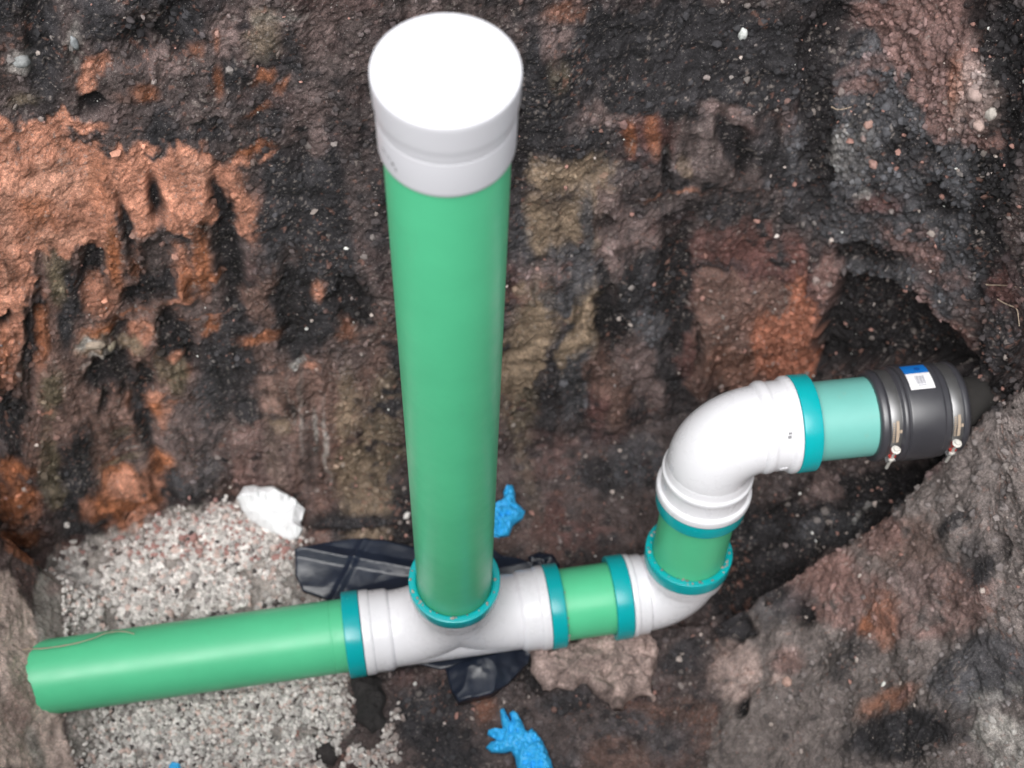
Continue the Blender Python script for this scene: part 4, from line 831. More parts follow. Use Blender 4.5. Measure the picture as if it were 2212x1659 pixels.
# ------------------------------------------------------------------ pebbles, gravel, crumbs
def ico():
    t = (1+5**.5)/2
    v = np.array([(-1, t, 0), (1, t, 0), (-1, -t, 0), (1, -t, 0), (0, -1, t), (0, 1, t), (0, -1, -t), (0, 1, -t), (t, 0, -1), (t, 0, 1), (-t, 0, -1), (-t, 0, 1)])
    f = np.array([(0, 11, 5), (0, 5, 1), (0, 1, 7), (0, 7, 10), (0, 10, 11), (1, 5, 9), (5, 11, 4), (11, 10, 2), (10, 7, 6), (7, 1, 8), (3, 9, 4), (3, 4, 2), (3, 2, 6), (3, 6, 8), (3, 8, 9), (4, 9, 5), (2, 4, 11), (6, 2, 10), (8, 6, 7), (9, 8, 1)])
    return v/np.linalg.norm(v[0]), f
IV, IF = ico()
rng = np.random.RandomState(5)
def rocks(pos, rad, cols, name, mat, jitter=.28, flat=.65, smooth=False):
    n = len(pos)
    V = IV[None]*(1 + jitter*rng.uniform(-1, 1, (n, 12, 1)))
    sc = np.stack([rng.uniform(.75, 1.3, n), rng.uniform(.75, 1.3, n), rng.uniform(flat, 1.0, n)], 1)
    V = V*sc[:, None]
    A = rng.normal(size=(n, 4)); A /= np.linalg.norm(A, axis=1, keepdims=True); w_, x, y, z = A.T
    R = np.stack([1-2*(y*y+z*z), 2*(x*y-z*w_), 2*(x*z+y*w_), 2*(x*y+z*w_), 1-2*(x*x+z*z), 2*(y*z-x*w_), 2*(x*z-y*w_), 2*(y*z+x*w_), 1-2*(x*x+y*y)], 1).reshape(n, 3, 3)
    V = np.einsum('nij,nkj->nki', R, V)*rad[:, None, None] + pos[:, None]
    F = IF[None] + 12*np.arange(n)[:, None, None]
    o = mesh_object(name, V.reshape(-1, 3), F.reshape(-1, 3), mat, smooth=smooth); set_col(o, np.repeat(cols, 12, axis=0)); return o
def scatter_poly(poly, n):
    p = np.array(poly)[:, :2]; lo, hi = p.min(0), p.max(0); q = rng.uniform(lo, hi, (n, 2))
    w2 = np.stack([vnoise(np.c_[q, q[:, :1]*0], 30, 61), vnoise(np.c_[q, q[:, :1]*0], 30, 62)], 1)*.012
    return q[seg_dist(q[:, 0]+w2[:, 0], q[:, 1]+w2[:, 1], p) < rng.uniform(-.022, .003, n) + .016*(rng.rand(n) < .06)]
xy = np.concatenate([scatter_poly(GRAVEL, 24000), scatter_poly(GRAVEL_B, 500)])
hole = vnoise(np.c_[xy, xy[:, :1]*0], 24, 63) + .6*vnoise(np.c_[xy, xy[:, :1]*0], 60, 64)
xy = xy[(hole < .80) & (xy[:, 0] > -.66) & (gz(xy[:, 0], xy[:, 1]) < -.012)]
n = len(xy); rad = .0024 + .0050*rng.beta(1.2, 3.8, n)
rad *= np.where(xy[:, 1] > .0, 1.22, .95)
pos = np.c_[xy, gz(xy[:, 0], xy[:, 1]) + rad*.0 + rng.uniform(0, .005, n)]
gc = lin((218, 213, 209))*rng.uniform(.55, 1.15, (n, 1))*np.array([1, 1, 1])
k = rng.rand(n); gc[k < .10] = lin((200, 178, 170)); gc[k > .90] = lin((148, 142, 140)); gc[k > .965] = lin((70, 64, 64)); gc *= rng.uniform(.85, 1.15, (n, 1))
ed = np.clip(1 + seg_dist(xy[:, 0], xy[:, 1], np.array(GRAVEL)[:, :2])/.05, 0, 1)[:, None]*rng.rand(n, 1)*.8; gc = gc*(1-ed) + lin((120, 104, 98))*ed
red = (xy[:, 1] > .10) & (rng.rand(n) < .16); gc[red] = lin((160, 122, 116))
o = rocks(pos, rad, gc, 'gravel', M_STONE, .25, .6); o['kind'] = 'stuff'; o['label'] = 'pale crushed gravel bedding round the long green pipe'; o['category'] = 'gravel'
# pebbles in the walls and banks
vis = (P0[:, 0] > -.78) & (P0[:, 0] < 1.1) & (P0[:, 1] > -.34) & (P0[:, 2] < 1.05) & (smm < .8)
vid = np.nonzero(vis)[0]
wgt = np.ones(len(vid)); wgt[P0[vid, 0] > .40] = 2.2; wgt[P0[vid, 1] < wall_foot(P0[vid, 0])] = 2.6; wgt[(P0[vid, 0] > .55) & (P0[vid, 2] > .55)] = 4.5
wgt[(P0[vid, 0] > .40) & (P0[vid, 1] < wall_foot(P0[vid, 0])) & (P0[vid, 1] < .15)] = 1.2
wgt *= np.exp(1.2*vnoise(P0[vid], 12, 71)); wgt /= wgt.sum()
def embed(n, rmin, rmax, colf, name, mat, label, cat, sink=.2, pw=3.0):
    id_ = rng.choice(vid, n, p=wgt); r = rmin + (rmax-rmin)*rng.rand(n)**pw
    c = colf(id_, n); o = rocks(P1_[id_] + NF[id_]*(r*sink)[:, None], r, c, name, mat, .3, .55)
    o['kind'] = 'stuff'; o['label'] = label; o['category'] = cat; return o
def peb_col(id_, n):
    c = lin((185, 172, 165))*rng.uniform(.4, 1.15, (n, 1)); k = rng.rand(n)
    c[k < .35] = lin((165, 125, 115)); c[k > .8] = lin((128, 118, 116)); c[(k > .35) & (k < .39)] = lin((225, 225, 220)); return c*rng.uniform(.8, 1.15, (n, 1))
embed(2300, .0009, .0050, peb_col, 'pebbles', M_STONE, 'small pale and reddish pebbles stuck in the pit walls', 'pebbles')
def soil_col(id_, n): return colr[id_]*rng.uniform(.6, 1.6, (n, 1))
embed(26000, .0012, .0062, soil_col, 'soil_crumbs', M_CRUMB, 'loose dark soil crumbs on the pit walls and floor', 'soil', sink=.1, pw=2.2)

# ------------------------------------------------------------------ pipework
def tagt(o, label, cat, group=None):
    o['label'] = label; o['category'] = cat
    if group: o['group'] = group
    return o
def empty(name, loc):
    o = bpy.data.objects.new(name, None); o.location = loc; o.empty_display_size = .05; COL.objects.link(o); return o
UPV = np.array([0, 0, 1.0])
def frame(d):
    d = np.asarray(d, float); d = d/np.linalg.norm(d)
    a = UPV if abs(d[2]) < .9 else np.array([0, -1.0, 0])
    u = a - d*(a@d); u /= np.linalg.norm(u); v = np.cross(d, u)       # u: "up" (or front), v: side
    if abs(d[2]) < .9: v = -v if v[1] > 0 else v                      # v points to the front (-y)
    return d, u, v
class MB:
    def __init__(s): s.V = []; s.F = []; s.mi = []
    def lathe(s, prof, org, d, seg=80, cap0=False, cap1=False, wob=0.0):
        d, u, v = frame(d); org = np.asarray(org, float); b0 = len(s.V); th = np.linspace(0, 2*np.pi, seg, endpoint=False)
        for t, r in prof:
            rr_ = r*(1 + wob*np.sin(2*th + 40*t))
            for a, q in zip(th, rr_): s.V.append(org + d*t + (u*math.cos(a) + v*math.sin(a))*q)
        for i in range(len(prof)-1):
            for j in range(seg): s.F.append((b0+i*seg+j, b0+i*seg+(j+1) % seg, b0+(i+1)*seg+(j+1) % seg, b0+(i+1)*seg+j)); s.mi.append(0)
        if cap0: s.F.append(tuple(range(b0, b0+seg))); s.mi.append(0)
        if cap1: s.F.append(tuple(range(b0+(len(prof)-1)*seg, b0+len(prof)*seg))); s.mi.append(0)
        return s
    def bend(s, A, dA, dB, R, r, seg=80, n=28):
        """tube that leaves A along dA and turns into dB on centreline radius R"""
        dA = np.asarray(dA, float); dA /= np.linalg.norm(dA); dB = np.asarray(dB, float); dB /= np.linalg.norm(dB)
        ang = math.acos(np.clip(dA@dB, -1, 1)); nrm = dB - dA*(dA@dB); nrm /= np.linalg.norm(nrm)
        bn = np.cross(dA, nrm); c = np.asarray(A) + nrm*R; b0 = len(s.V); th = np.linspace(0, 2*np.pi, seg, endpoint=False)
        for i in range(n+1):
            a = ang*i/n; q = c - nrm*R*math.cos(a) + dA*R*math.sin(a); e = -nrm*math.cos(a) + dA*math.sin(a)
            for t in th: s.V.append(q + (e*math.cos(t) + bn*math.sin(t))*r)
        for i in range(n):
            for j in range(seg): s.F.append((b0+i*seg+j, b0+i*seg+(j+1) % seg, b0+(i+1)*seg+(j+1) % seg, b0+(i+1)*seg+j)); s.mi.append(0)
        return c
    def box(s, c, ax, ay, az, mi=0):
        c, ax, ay, az = (np.asarray(q, float) for q in (c, ax, ay, az)); b = len(s.V)
        for i in (-1, 1):
            for j in (-1, 1):
                for k in (-1, 1): s.V.append(c + ax*i + ay*j + az*k)
        for f in ((0, 1, 3, 2), (4, 6, 7, 5), (0, 4, 5, 1), (2, 3, 7, 6), (0, 2, 6, 4), (1, 5, 7, 3)): s.F.append(tuple(b+q for q in f)); s.mi.append(mi)
    def patch(s, org, d, t0, t1, p0, p1, r, mi=0, n=8):
        """piece of a cylinder; angle in degrees from straight up towards the front"""
        d, u, v = frame(d); b = len(s.V); org = np.asarray(org, float)
        for k in range(n+1):
            a = math.radians(p0 + (p1-p0)*k/n)
            for t in (t0, t1): s.V.append(org + d*t + (u*math.cos(a) + v*math.sin(a))*r)
        for k in range(n): s.F.append((b+2*k, b+2*k+1, b+2*k+3, b+2*k+2)); s.mi.append(mi)
    def build(s, name, mat, parent=None, sharp=35, label=None):
        org = np.array(parent.matrix_world.translation) if parent is not None else np.zeros(3)
        o = mesh_object(name, np.array(s.V), s.F, mat, None, True, sharp)
        o.data.polygons.foreach_set('material_index', s.mi)
        if parent is not None: o.parent = parent
        if label: o['label'] = label
        return o
def ch(prof, c=.0015):
    """chamfer the sharp corners of a lathe profile"""
    out = [prof[0]]
    for i in range(1, len(prof)-1):
        p, a, b = (np.array(q) for q in (prof[i], prof[i-1], prof[i+1]))
        da, db = np.linalg.norm(a-p), np.linalg.norm(b-p); k = min(c, da*.45, db*.45)
        q1 = p + (a-p)/max(da, 1e-9)*k; q3 = p + (b-p)/max(db, 1e-9)*k; q2 = (q1+q3+2*p)/4
        out += [tuple(q1), tuple(q2), tuple(q3)]
    out.append(prof[-1]); return out

O3 = np.zeros(3); E1 = np.array([.33996465, .07220608, 0]); E2 = np.array([.33988781, .14969228, .370]); E3 = np.array([.60991413, .19976241, .370])
DG = E1/np.linalg.norm(E1); LG = float(np.linalg.norm(E1)); DR = (E2-E1)/np.linalg.norm(E2-E1); LR = float(np.linalg.norm(E2-E1)); DU = (E3-E2)/np.linalg.norm(E3-E2)
RG = .0545
run = bpy.data.objects.new('sewer_pipework', None); COL.objects.link(run)
tagt(run, 'green and white plastic sewer pipework with a tall white-capped upright pipe', 'pipework')

def ring(org, d, t0, t1, parent, r=.0645, rin=.0540):
    """teal sealing ring: outer band with its face turned to the pipe at t0"""
    m = MB(); s_ = 1 if t1 > t0 else -1
    m.lathe(ch([(t0 + s_*.006, rin-.002), (t0 + s_*.0015, rin), (t0, rin+.002), (t0, r-.0015), (t0+s_*.001, r), (t1-s_*.001, r), (t1, r-.0015), (t1, rin)], .0012), org, d)
    return m.build('sealing_ring', M_TEAL, parent)
def grit_on(org, d, t, r0, r1, parent, n, a0=0, a1=360, size=.0022):
    d, u, v = frame(d); a = np.radians(rng.uniform(a0, a1, n)); rr_ = rng.uniform(r0, r1, n); rad = size*rng.uniform(.4, 1.3, n)
    pos = np.asarray(org) + d*t + (np.outer(np.cos(a), u) + np.outer(np.sin(a), v))*rr_[:, None] + d*rad[:, None]*.3*(1 if t >= 0 else -1)
    o = rocks(pos, rad, lin((170, 158, 148))*rng.uniform(.5, 1.1, (n, 1)), 'grit', M_STONE); o.parent = parent; o['kind'] = 'stuff'

# upright pipe and its cap
m = MB(); m.lathe([(.05, .0525), (1.16, .0525)], O3, (0, 0, 1), 96); rp = m.build('pipe', M_GREEN, run, label='tall upright green pipe')
m = MB()
m.lathe(ch([(1.117, .0525), (1.117, .0548), (1.122, .0560), (1.1590, .0561), (1.1602, .0555), (1.1614, .0561), (1.1680, .0563), (1.1760, .0574), (1.2000, .0582), (1.2045, .0578), (1.2052, .0565), (1.2054, .03), (1.2055, .0001)], .0012), O3, (0, 0, 1), 112)
cap = m.build('cap', M_CAP, run, sharp=60)
m = MB()
for (a0, a1, z0, z1) in ((54, 60, 1.1405, 1.1425), (47, 52, 1.1395, 1.141), (43, 46, 1.1345, 1.139), (40, 42, 1.131, 1.1345)):
    b = len(m.V)
    for a, z in ((a0, z0), (a1, z0+.001), (a1, z1+.001), (a0, z1)):
        t = math.radians(a); m.V.append((-math.sin(t)*.05632, -math.cos(t)*.05632, z))
    m.F.append((b, b+1, b+2, b+3)); m.mi.append(0)
m.build('print_mark', M_GREY, cap)

# sweep tee: straight body, two swept curves from the branch, three sockets
m = MB(); rb = .0572
m.lathe([(-.105, rb), (.105, rb)], O3, DG, 96)
RB = .098
m.bend((0, 0, RB), (0, 0, -1), DG, RB, rb, 96); m.bend((0, 0, RB), (0, 0, -1), -DG, RB, rb, 96)
for s_ in (-1, 1):
    m.lathe(ch([(.094*s_, rb-.004), (.094*s_, rb-.0005), (.099*s_, .0605), (.102*s_, .0612), (.124*s_, .0612), (.126*s_, .0632), (.132*s_, .0636), (.139*s_, .0636), (.139*s_, .054)]), O3, DG, 96)
m.lathe(ch([(.088, rb-.003), (.094, rb), (.106, .0605), (.130, .0612), (.133, .0630), (.140, .0630), (.140, .054)]), O3, (0, 0, 1), 96)
tee = m.build('tee_fitting', M_WHITE, run, sharp=28)
ring(O3, DG, -.165, -.1395, tee); ring(O3, DG, .162, .1395, tee); ring(O3, (0, 0, 1), .165, .1405, tee)
grit_on(O3, (0, 0, 1), .165, .055, .062, tee, 26); grit_on(O3*0 + DG*.162, DG, .001, .056, .062, tee, 10, 0, 120)

# pipes lying along the pit floor
m = MB(); m.lathe([(-.86, RG), (-.185, RG), (-.1845, RG-.0004), (-.183, RG-.0004), (-.1825, RG), (-.14, RG)], O3, DG, 96); m.build('pipe', M_GREEN, run, label='long green pipe lying on the gravel')
m = MB(); m.lathe([(.14, .0545), (.245, .0545)], O3, DG, 96); m.build('pipe', M_GREEN, run, label='short green pipe between the tee and the lower elbow')
# lower elbow
m = MB(); A = DG*(LG-.062)
m.bend(A, DG, DR, .062*.98, rb, 96)
m.lathe(ch([(LG-.0835, .054), (LG-.0835, .0632), (LG-.076, .0632), (LG-.074, .0612), (LG-.058, .0610), (LG-.055, rb-.0005), (LG-.055, rb-.004)]), O3, DG, 96)
m.lathe(ch([(.046, rb-.004), (.050, rb), (.056, .0606), (.072, .0612), (.074, .0626), (.079, .0626), (.079, .054)]), E1, DR, 96)
el1 = m.build('elbow_fitting', M_WHITE, run, sharp=28, label='lower white elbow')
ring(O3, DG, LG-.1105, LG-.084, el1, rin=.0545); ring(E1, DR, .104, .0795, el1)
grit_on(E1, DR, .104, .055, .062, el1, 40); grit_on(E1, DR, .104, .055, .060, el1, 14, 150, 250, .004)
m = MB(); m.lathe([(.085, .0535), (.245, .0535)], E1, DR, 96); m.build('pipe', M_GREEN, run, label='short green pipe rising between the two elbows')
# upper elbow
m = MB(); RBu = .064; rbu = .0586
m.bend(E2 - DR*RBu, DR, DU, RBu, rbu, 96, 36)
m.lathe(ch([(LR-.130, .054), (LR-.130, .0655), (LR-.128, .0668), (LR-.119, .0668), (LR-.116, .0655), (LR-.1145, .0612), (LR-.090, .0606), (LR-.088, .0632), (LR-.081, .0632), (LR-.078, .0600), (LR-.067, rbu), (LR-.060, rbu-.003)]), E1, DR, 96)
m.lathe(ch([(.050, rbu-.003), (.054, .0605), (.058, .0625), (.064, .0625), (.068, .0605), (.087, .0608), (.090, .0640), (.093, .0658), (.099, .0655), (.099, .054)]), E2, DU, 96)
# a moulded nub on the socket
el2 = m.build('elbow_fitting', M_WHITE, run, sharp=28, label='upper white elbow')
ring(E1, DR, LR-.156, LR-.1305, el2, r=.0640); ring(E2, DU, .125, .0995, el2, r=.0660)
m = MB(); m.patch(E2, DU, .078, .083, 40, 44, .0611, 0, 3); m.patch(E2, DU, .079, .084, 36, 39, .0611, 0, 3); m.build('print_mark', M_GREY, el2)
m = MB(); m.lathe([(0, .006), (.001, .0055), (.0016, .0001)], E2 + DU*.079 + (frame(DU)[1]*math.cos(math.radians(98)) + frame(DU)[2]*math.sin(math.radians(98)))*.0606, frame(DU)[1]*math.cos(math.radians(98)) + frame(DU)[2]*math.sin(math.radians(98)), 24); m.build('moulding_stud', M_WHITE, el2)
m = MB(); m.lathe([(.105, .0535), (.230, .0535)], E2, DU, 96); m.build('pipe', M_PALE, run, label='faded pale green stub pipe beside the rubber coupling')
# old pipe running into the wall
m = MB(); m.lathe([(.30, .040), (.33, .0405), (.36, .039), (.50, .040)], E2, DU, 64, wob=.015); m.build('pipe', M_OLD, run, label='old dark pipe entering the pit wall')
# rubber coupling
C0 = .204
m = MB()
m.lathe(ch([(C0, .0535), (C0, .0585), (C0+.003, .0615), (C0+.009, .0625), (C0+.012, .0600), (C0+.028, .0600), (C0+.031, .0640), (C0+.035, .0645), (C0+.038, .0625), (C0+.040, .0648), (C0+.084, .0648), (C0+.086, .0636), (C0+.093, .0636), (C0+.096, .0600),
            (C0+.110, .0600), (C0+.112, .0630), (C0+.117, .0625), (C0+.121, .0590), (C0+.121, .045)], .001), E2, DU, 112)
cpl = m.build('coupling', M_RUBBER, run, sharp=30, label='black rubber coupling')
dd, uu, vv = frame(DU)
def radial(a): a = math.radians(a); return uu*math.cos(a) + vv*math.sin(a)
def tang(a): a = math.radians(a); return -uu*math.sin(a) + vv*math.cos(a)
for tb in (C0+.020, C0+.103):
    m = MB(); m.lathe(ch([(tb-.0072, .0600), (tb-.0072, .0609), (tb+.0072, .0609), (tb+.0072, .0600)], .0004), E2, DU, 112)
    bd = m.build('clamp_band', M_STEEL, cpl, sharp=30)
    # slotted tongue, bolt housing with red paint, bolt with a washer and a free end
    m = MB(); m.patch(E2, DU, tb-.0015, tb+.0025, 36, 64, .0622, 0, 8); m.patch(E2, DU, tb-.0015, tb+.0025, 48, 51, .0634, 0, 3); m.patch(E2, DU, tb+.0030, tb+.0060, 47, 51, .0630, 0, 3)
    for k in range(9): m.patch(E2, DU, tb-.0060, tb-.0030, 38+k*3, 39.6+k*3, .0618, 0, 2)
    m.build('clamp_tongue', M_ROOT, cpl)
    B0 = E2 + DU*(tb-.001) + radial(72)*.0665; T = tang(88); Rr = radial(88)
    m = MB(); m.lathe(ch([(-.004, .0001), (-.004, .0036), (-.0005, .0036), (-.0005, .0062), (.0010, .0062), (.0010, .0022), (.050, .0022), (.050, .0001)], .0004), B0, T, 20)
    m.lathe([(.0225, .0001), (.0225, .0042), (.0265, .0042), (.0265, .0001)], B0, T, 6)
    m.build('clamp_bolt', M_ZINC, cpl, sharp=30)
    m = MB()
    m.box(B0 + T*.0055 - Rr*.002, T*.0030, DU*.0048, Rr*.0030); m.box(B0 + T*.0195 - Rr*.002, T*.0018, DU*.0046, Rr*.0030)
    m.build('clamp_lug', M_RED, cpl)
    m = MB(); m.box(B0 + T*.0125 - Rr*.0052, T*.008, DU*.0055, Rr*.0008); m.box(B0 + T*.0290 - Rr*.002, T*.0009, DU*.0068, Rr*.004); m.build('clamp_bracket', M_STEEL, cpl)
m = MB(); s0, s1 = C0+.044, C0+.077
m.patch(E2, DU, s0, s1, -42, -23.2, .0653, 0); m.patch(E2, DU, s0, s1, -23, 1, .0653, 1)
for k in range(9):
    a = s0 + .0105 + k*.0014; m.patch(E2, DU, a, a + (.0009 if k % 3 else .0005), -18, -6, .0655, 2, 3)
m.patch(E2, DU, s0+.0115, s0+.0225, -4.6, -3.6, .0655, 2, 2)
gc0, ga0 = s0+.020, -31.5                                # small round mark on the blue part
for k in range(12):
    a, b = 2*math.pi*k/12, 2*math.pi*(k+1)/12; bb = len(m.V)
    for (rr_, an) in ((.0038, a), (.0038, b), (.0024, b), (.0024, a)):
        p = math.radians(ga0 + math.degrees(rr_*math.sin(an)/.0655)); m.V.append(E2 + DU*(gc0 + rr_*math.cos(an)) + (uu*math.cos(p) + vv*math.sin(p))*.0655)
    m.F.append((bb, bb+1, bb+2, bb+3)); m.mi.append(3)
m.patch(E2, DU, gc0-.0008, gc0+.0008, ga0-1.4, ga0+1.4, .0655, 3, 2)
m.build('sticker', [M_BLUEPRINT, M_PAPER, M_INK, M_NAVY], cpl, label='blue and white label with a barcode')

# ------------------------------------------------------------------ things lying in the pit
def lying(name, poly, height, mat, res=.0018, edge=.01, wr=(.004, 40), lift=.001, seed=0, tint=None, ridged=True, zfun=None, jag=0.0, follow=True, under=.004, soften=False):
    p = np.array(poly)[:, :2]; lo, hi = p.min(0) - .006, p.max(0) + .006
    gx, gy = np.meshgrid(np.arange(lo[0], hi[0], res), np.arange(lo[1], hi[1], res), indexing='ij')
    X, Y = gx.ravel().copy(), gy.ravel().copy(); Q = np.c_[X, Y, X*0]
    jx = vnoise(Q, 55, seed+1)*jag; jy = vnoise(Q, 55, seed+2)*jag
    sd_ = seg_dist(X+jx, Y+jy, p); nx, ny = gx.shape; S = sd_.reshape(nx, ny)
    grx, gry = np.gradient(S, res); gn = np.hypot(grx, gry) + 1e-9
    near = (S > 0) & (S < res*1.5)
    X = np.where(near.ravel(), X - (S*grx/gn).ravel(), X); Y = np.where(near.ravel(), Y - (S*gry/gn).ravel(), Y)
    ins = (S < res*1.45)
    iv = np.arange(nx*ny).reshape(nx, ny)
    q = np.stack([iv[:-1, :-1], iv[1:, :-1], iv[1:, 1:], iv[:-1, 1:]], 2)
    good = ins[:-1, :-1] & ins[1:, :-1] & ins[1:, 1:] & ins[:-1, 1:] & ((S[:-1, :-1] + S[1:, 1:]) < res)
    q = q[good]; used, inv = np.unique(q, return_inverse=True); q = inv.reshape(-1, 4); X, Y, D_ = X[used], Y[used], -S.ravel()[used]
    D_ = np.clip(D_, 0, None); Q = np.c_[X, Y, X*0]
    prof = 1 - np.exp(-D_/edge)
    nz = fbm(Q, wr[1], 3, seed+5); nz = (1 - 2*np.abs(nz)) if ridged else nz
    g0 = gzs(X, Y) if follow else np.full(len(X), float(np.median(gzs(X, Y))))
    if follow:
        g0 = .5*g0 + .5*gzs(X, Y, .024)
    g0 = np.minimum(g0, np.median(g0) + .022)
    if soften: Am = np.c_[X, Y, X*Y, X*0+1]; g0 = Am@np.linalg.lstsq(Am, g0, rcond=None)[0] + .004
    wav = 0
    top = g0 + lift + height*prof + wr[0]*nz*np.clip(D_/(edge*.6), 0, 1)
    if zfun is not None: top = top + zfun(X, Y)
    bot = np.minimum(g0 - under, top - .0015)
    n = len(X); V = np.concatenate([np.c_[X, Y, top], np.c_[X, Y, bot]])
    # rim faces
    e = np.concatenate([q[:, [0, 1]], q[:, [1, 2]], q[:, [2, 3]], q[:, [3, 0]]]); key = np.sort(e, 1); key = key[:, 0].astype(np.int64)*n + key[:, 1]
    uq, ix, ct = np.unique(key, return_index=True, return_counts=True); b = e[ix[ct == 1]]
    side = np.c_[b[:, 1], b[:, 0], b[:, 0]+n, b[:, 1]+n]
    F = np.concatenate([q, q[:, ::-1] + n, side])
    c = V.mean(0); o = mesh_object(name, V - c, F, mat); o.location = c
    if tint is not None:
        k = (1 + .5*fbm(np.c_[V], 60, 4, seed+9))[:, None]; set_col(o, np.clip(np.array(tint)*k, .01, .9))
    return o
def pert(X, Y, cx, cy, r, h): return h*np.exp(-(((X-cx)/r)**2 + ((Y-cy)/r)**2))
o = lying('tissue', TISSUE, .016, M_TISSUE, edge=.012, wr=(.0075, 17), seed=100, lift=.006, ridged=True); tagt(o, 'crumpled white tissue at the foot of the wall above the gravel', 'tissue')
o = lying('rubber_glove', GLOVE_A, .010, M_GLOVE, res=.0012, edge=.005, wr=(.0055, 75), seed=110, lift=.004, zfun=lambda X, Y: pert(X, Y, .05, .20, .02, .008)); tagt(o, 'balled-up blue rubber glove half hidden behind the upright pipe', 'glove')
o = lying('rubber_glove', GLOVE_B, .012, M_GLOVE, res=.0011, edge=.005, wr=(.0042, 85), seed=120, lift=.003, zfun=lambda X, Y: pert(X, Y, .12, -.19, .03, .006)); tagt(o, 'blue rubber glove with spread fingers on the soil at the bottom edge', 'glove')
o = lying('plastic_sheet', SHEET, .0015, M_BAG, res=.0018, edge=.002, wr=(.0022, 10), soften=True, under=.001, zfun=lambda X, Y: .008*np.clip(1 - np.abs(Y - .112 + .12*(X + .2))/.014, 0, 1) + .005*np.clip(1 - np.abs(X + .17 - .4*(Y - .1))/.010, 0, 1) + .006*np.clip(1 - np.abs(Y - .06 - .3*(X + .1))/.02, 0, 1), seed=130, lift=-.001); tagt(o, 'crumpled black plastic sheet lying under the white tee', 'plastic sheet')
fl = np.array(FLAP)
o = lying('plastic_scrap', FLAP, .002, M_BAG, res=.0014, edge=.0012, wr=(.0022, 24), under=.001, seed=140, lift=.004, follow=False, zfun=lambda X, Y: .018*np.cos(np.clip((X-.05)/.06, -1, 1)*1.5)); tagt(o, 'curved shiny dark plastic scrap sticking out in front of the tee', 'plastic scrap')
o = lying('plastic_scrap', CHIP, .003, M_BAG, res=.0016, edge=.005, wr=(.003, 50), seed=150, lift=.003); tagt(o, 'small dark plastic scrap behind the socket right of the tee', 'plastic scrap')
o = lying('mortar_lump', SLAB, .026, M_MORTAR, res=.0016, edge=.006, wr=(.009, 60), ridged=False, seed=160, tint=lin((146, 128, 122)), jag=.016, lift=.0); tagt(o, 'flat pinkish grey lump of broken mortar in front of the short pipe', 'mortar')
o = lying('soil_clod', CLOD_A, .014, M_CRUMB, res=.0018, edge=.012, wr=(.004, 60), seed=170, tint=lin((40, 38, 38)), jag=.006); tagt(o, 'large black oval soil clod on the gravel below the left end of the tee', 'soil clod')
o = lying('soil_clod', CLOD_B, .010, M_CRUMB, res=.0018, edge=.008, wr=(.004, 60), seed=180, tint=lin((46, 42, 42)), jag=.006); tagt(o, 'smaller black soil clod on the gravel at the bottom edge beside a twig', 'soil clod')
o = lying('plastic_fragment', FRAGMENT, .006, M_GLOVE, res=.0012, edge=.004, wr=(.001, 60), seed=190, lift=.006); tagt(o, 'tiny blue plastic fragment on the gravel at the bottom edge', 'plastic fragment')

def stone(key, r, rgb, label, cat='stone', sc=(1, 1, .8), seed=1, out=.4):
    c = np.array(SPOTS[key]); k = int(np.argmin(((P1_[::3] - c)**2).sum(1)))*3; c = P1_[k] + NF[k]*r*out
    V, F = IV.copy(), IF; 
    for _ in range(2):                                            # subdivide
        mid = {}; nv = list(V); nf = []
        def md(a, b):
            kk = (min(a, b), max(a, b))
            if kk not in mid: q = nv[a] + nv[b]; mid[kk] = len(nv); nv.append(q/np.linalg.norm(q))
            return mid[kk]
        for a, b, d in F: x, y, z = md(a, b), md(b, d), md(d, a); nf += [(a, x, z), (b, y, x), (d, z, y), (x, y, z)]
        V, F = np.array(nv), nf
    V = V*(1 + .28*fbm(V + seed*3.1, 1.4, 4, seed))[:, None]*np.array(sc)*r
    a = seed*1.3; R = np.array([[math.cos(a), -math.sin(a), 0], [math.sin(a), math.cos(a), 0], [0, 0, 1]])
    o = mesh_object('stone', V@R.T, np.array(F), M_STONE, smooth=True); o.location = c
    set_col(o, lin(rgb)*(1 + .2*fbm(V, 300, 3, seed))[:, None]); tagt(o, label, cat); return o
stone('stone_white_riser', .0055, (215, 212, 208), 'small white stone just left of the upright pipe near its foot', seed=2, sc=(.7, 1.3, .8))
stone('s1', .009, (128, 130, 130), 'large pale grey stone in the wall at the upper left edge', seed=3, out=.1)
stone('s2', .007, (140, 144, 146), 'narrow upright pale grey stone near the upper left corner', seed=4, sc=(.6, .6, 1.5), out=.1)
stone('s3', .010, (150, 136, 122), 'pale cream stone in the left wall below the orange clay', seed=5, sc=(1.3, .8, .7), out=.1)
stone('s4', .007, (125, 116, 100), 'olive grey stone touching the cream stone in the left wall', seed=6, sc=(1.4, .7, .7), out=.1)
stone('s5', .008, (205, 208, 205), 'white flaky stone high on the dark wall right of the cap', seed=7, sc=(.7, .5, 1.3), out=.2)
stone('s6', .0065, (160, 128, 118), 'reddish oval stone high on the right wall near the thin root', seed=8, out=.3)
stone('s7', .006, (150, 108, 98), 'brown oval stone in the right wall above the coupling', seed=9, sc=(.7, .7, 1.3), out=.4)
stone('s9', .010, (165, 160, 155), 'pale rough stone at the top of the bank beside the old pipe', seed=10, out=.3)
stone('s10', .008, (175, 158, 150), 'pinkish stone on the bank top at the right edge', seed=11, out=.4)
stone('s11', .004, (215, 205, 200), 'small whitish stone in the middle of the wall right of the upright pipe', seed=12, out=.3)
stone('s18', .0075, (182, 150, 138), 'light pink stone on the smooth right bank', seed=13, out=.2)
stone('s19', .0065, (150, 118, 110), 'dull red stone high on the loose right wall', seed=14, sc=(1, 1, .9), out=.3)
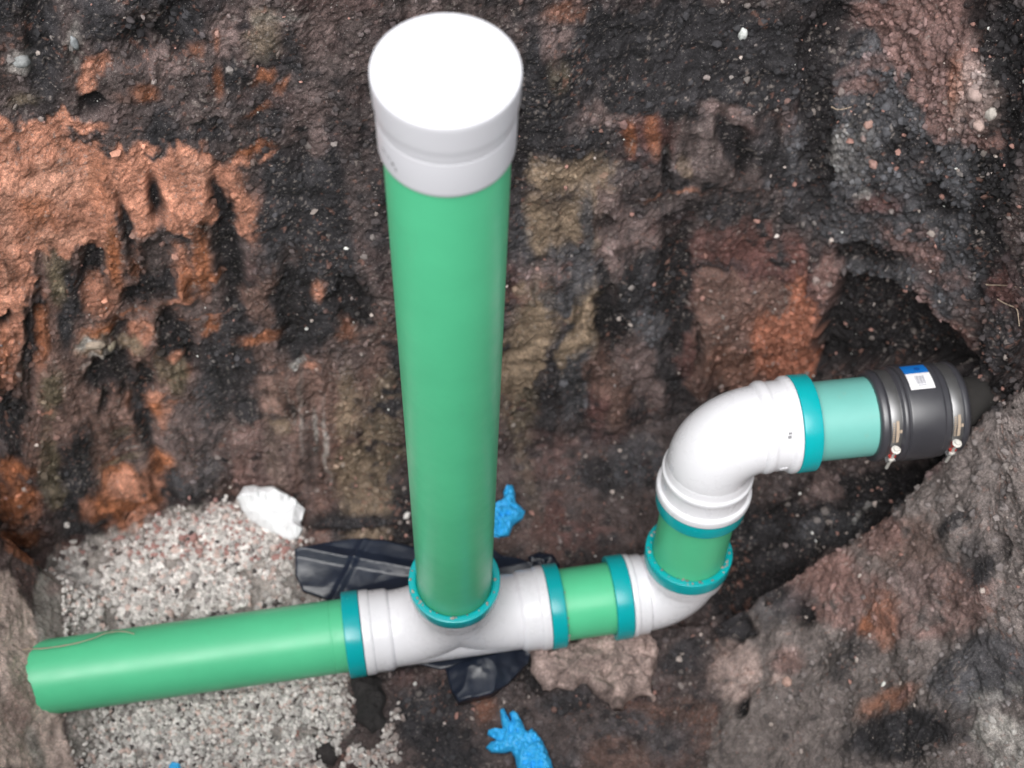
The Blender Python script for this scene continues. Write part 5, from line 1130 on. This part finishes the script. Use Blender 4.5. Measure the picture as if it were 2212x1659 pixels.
stone('s20', .010, (158, 138, 132), 'biggest pink stone among the pebbles at the upper right', seed=15, out=.2)
stone('s21', .008, (172, 165, 158), 'pale angular stone among the pebbles at the upper right', seed=16, sc=(.8, .8, 1.3), out=.3)
stone('s22', .007, (168, 146, 138), 'round pinkish stone lowest among the upper right pebbles', seed=17, out=.3)

def strand(name, pts, r, mat, label, cat, n=24, lift=.002, wig=.002, seed=0, snap=True):
    P = [np.array(p, float) for p in pts]
    if snap:
        Q = []
        for p in P:
            k = int(np.argmin(((P1_[::3] - p)**2).sum(1)))*3; Q.append(P1_[k] + NF[k]*lift)
        P = Q
    t = np.linspace(0, len(P)-1, n); P = np.array(P)
    L = np.stack([np.interp(t, np.arange(len(P)), P[:, k]) for k in range(3)], 1)
    K = np.array([.25, .5, .25])
    for _ in range(3):
        M_ = L.copy(); M_[1:-1] = .25*L[:-2] + .5*L[1:-1] + .25*L[2:]; L = M_
    L += np.stack([vnoise(L, 60, seed+k)*wig for k in range(3)], 1)
    V = []; F = []
    for i in range(n):
        d = L[min(i+1, n-1)] - L[max(i-1, 0)]; d, u, v = frame(d); rr_ = r*(1 - .5*i/n)*(1 + .2*math.sin(i*1.7))
        for j in range(6): a = j*math.pi/3; V.append(L[i] + (u*math.cos(a) + v*math.sin(a))*rr_)
    for i in range(n-1):
        for j in range(6): F.append((6*i+j, 6*i+(j+1) % 6, 6*i+6+(j+1) % 6, 6*i+6+j))
    F.append(tuple(range(6))); F.append(tuple(range(6*n-6, 6*n)))
    c = np.mean(V, 0); o = mesh_object(name, np.array(V)-c, F, mat); o.location = c; tagt(o, label, cat); return o
strand('root', [SPOTS['twigA1'], SPOTS['twigA2'], SPOTS['twigA3']], .0009, M_ROOT, 'thin pale root across the dark corner of the right wall', 'root', lift=.004, seed=1)
M_DARKTWIG = mat_plastic('dark_twig', (.07, .06, .055), .8, var=.2)
strand('twig', [SPOTS['twigB1'], SPOTS['twigB2'], SPOTS['twigB3']], .0022, M_DARKTWIG, 'dark twig lying on the gravel near the bottom edge', 'twig', lift=.009, seed=2)
strand('root', FIBRE, .0011, M_ROOT, 'fine pale root fibre draped over the left end of the long green pipe', 'root', n=40, snap=False, wig=.0008, seed=3)
strand('root', [SPOTS['hairA1'], SPOTS['hairA2']], .0008, M_ROOT, 'straight pale rootlet at the right edge above the bank', 'root', lift=.004, seed=4)
strand('root', [SPOTS['hairB1'], SPOTS['hairB2'], SPOTS['hairB3']], .0008, M_ROOT, 'curved grey rootlet at the right edge below the straight one', 'root', lift=.004, seed=5)
strand('twig', [SPOTS['slot1'], np.array(SPOTS['slot1']) + np.array([.02, .012, .0])], .002, M_ROOT, 'short reddish wood splinter left of the upper elbow', 'twig', n=8, lift=.003, seed=6)
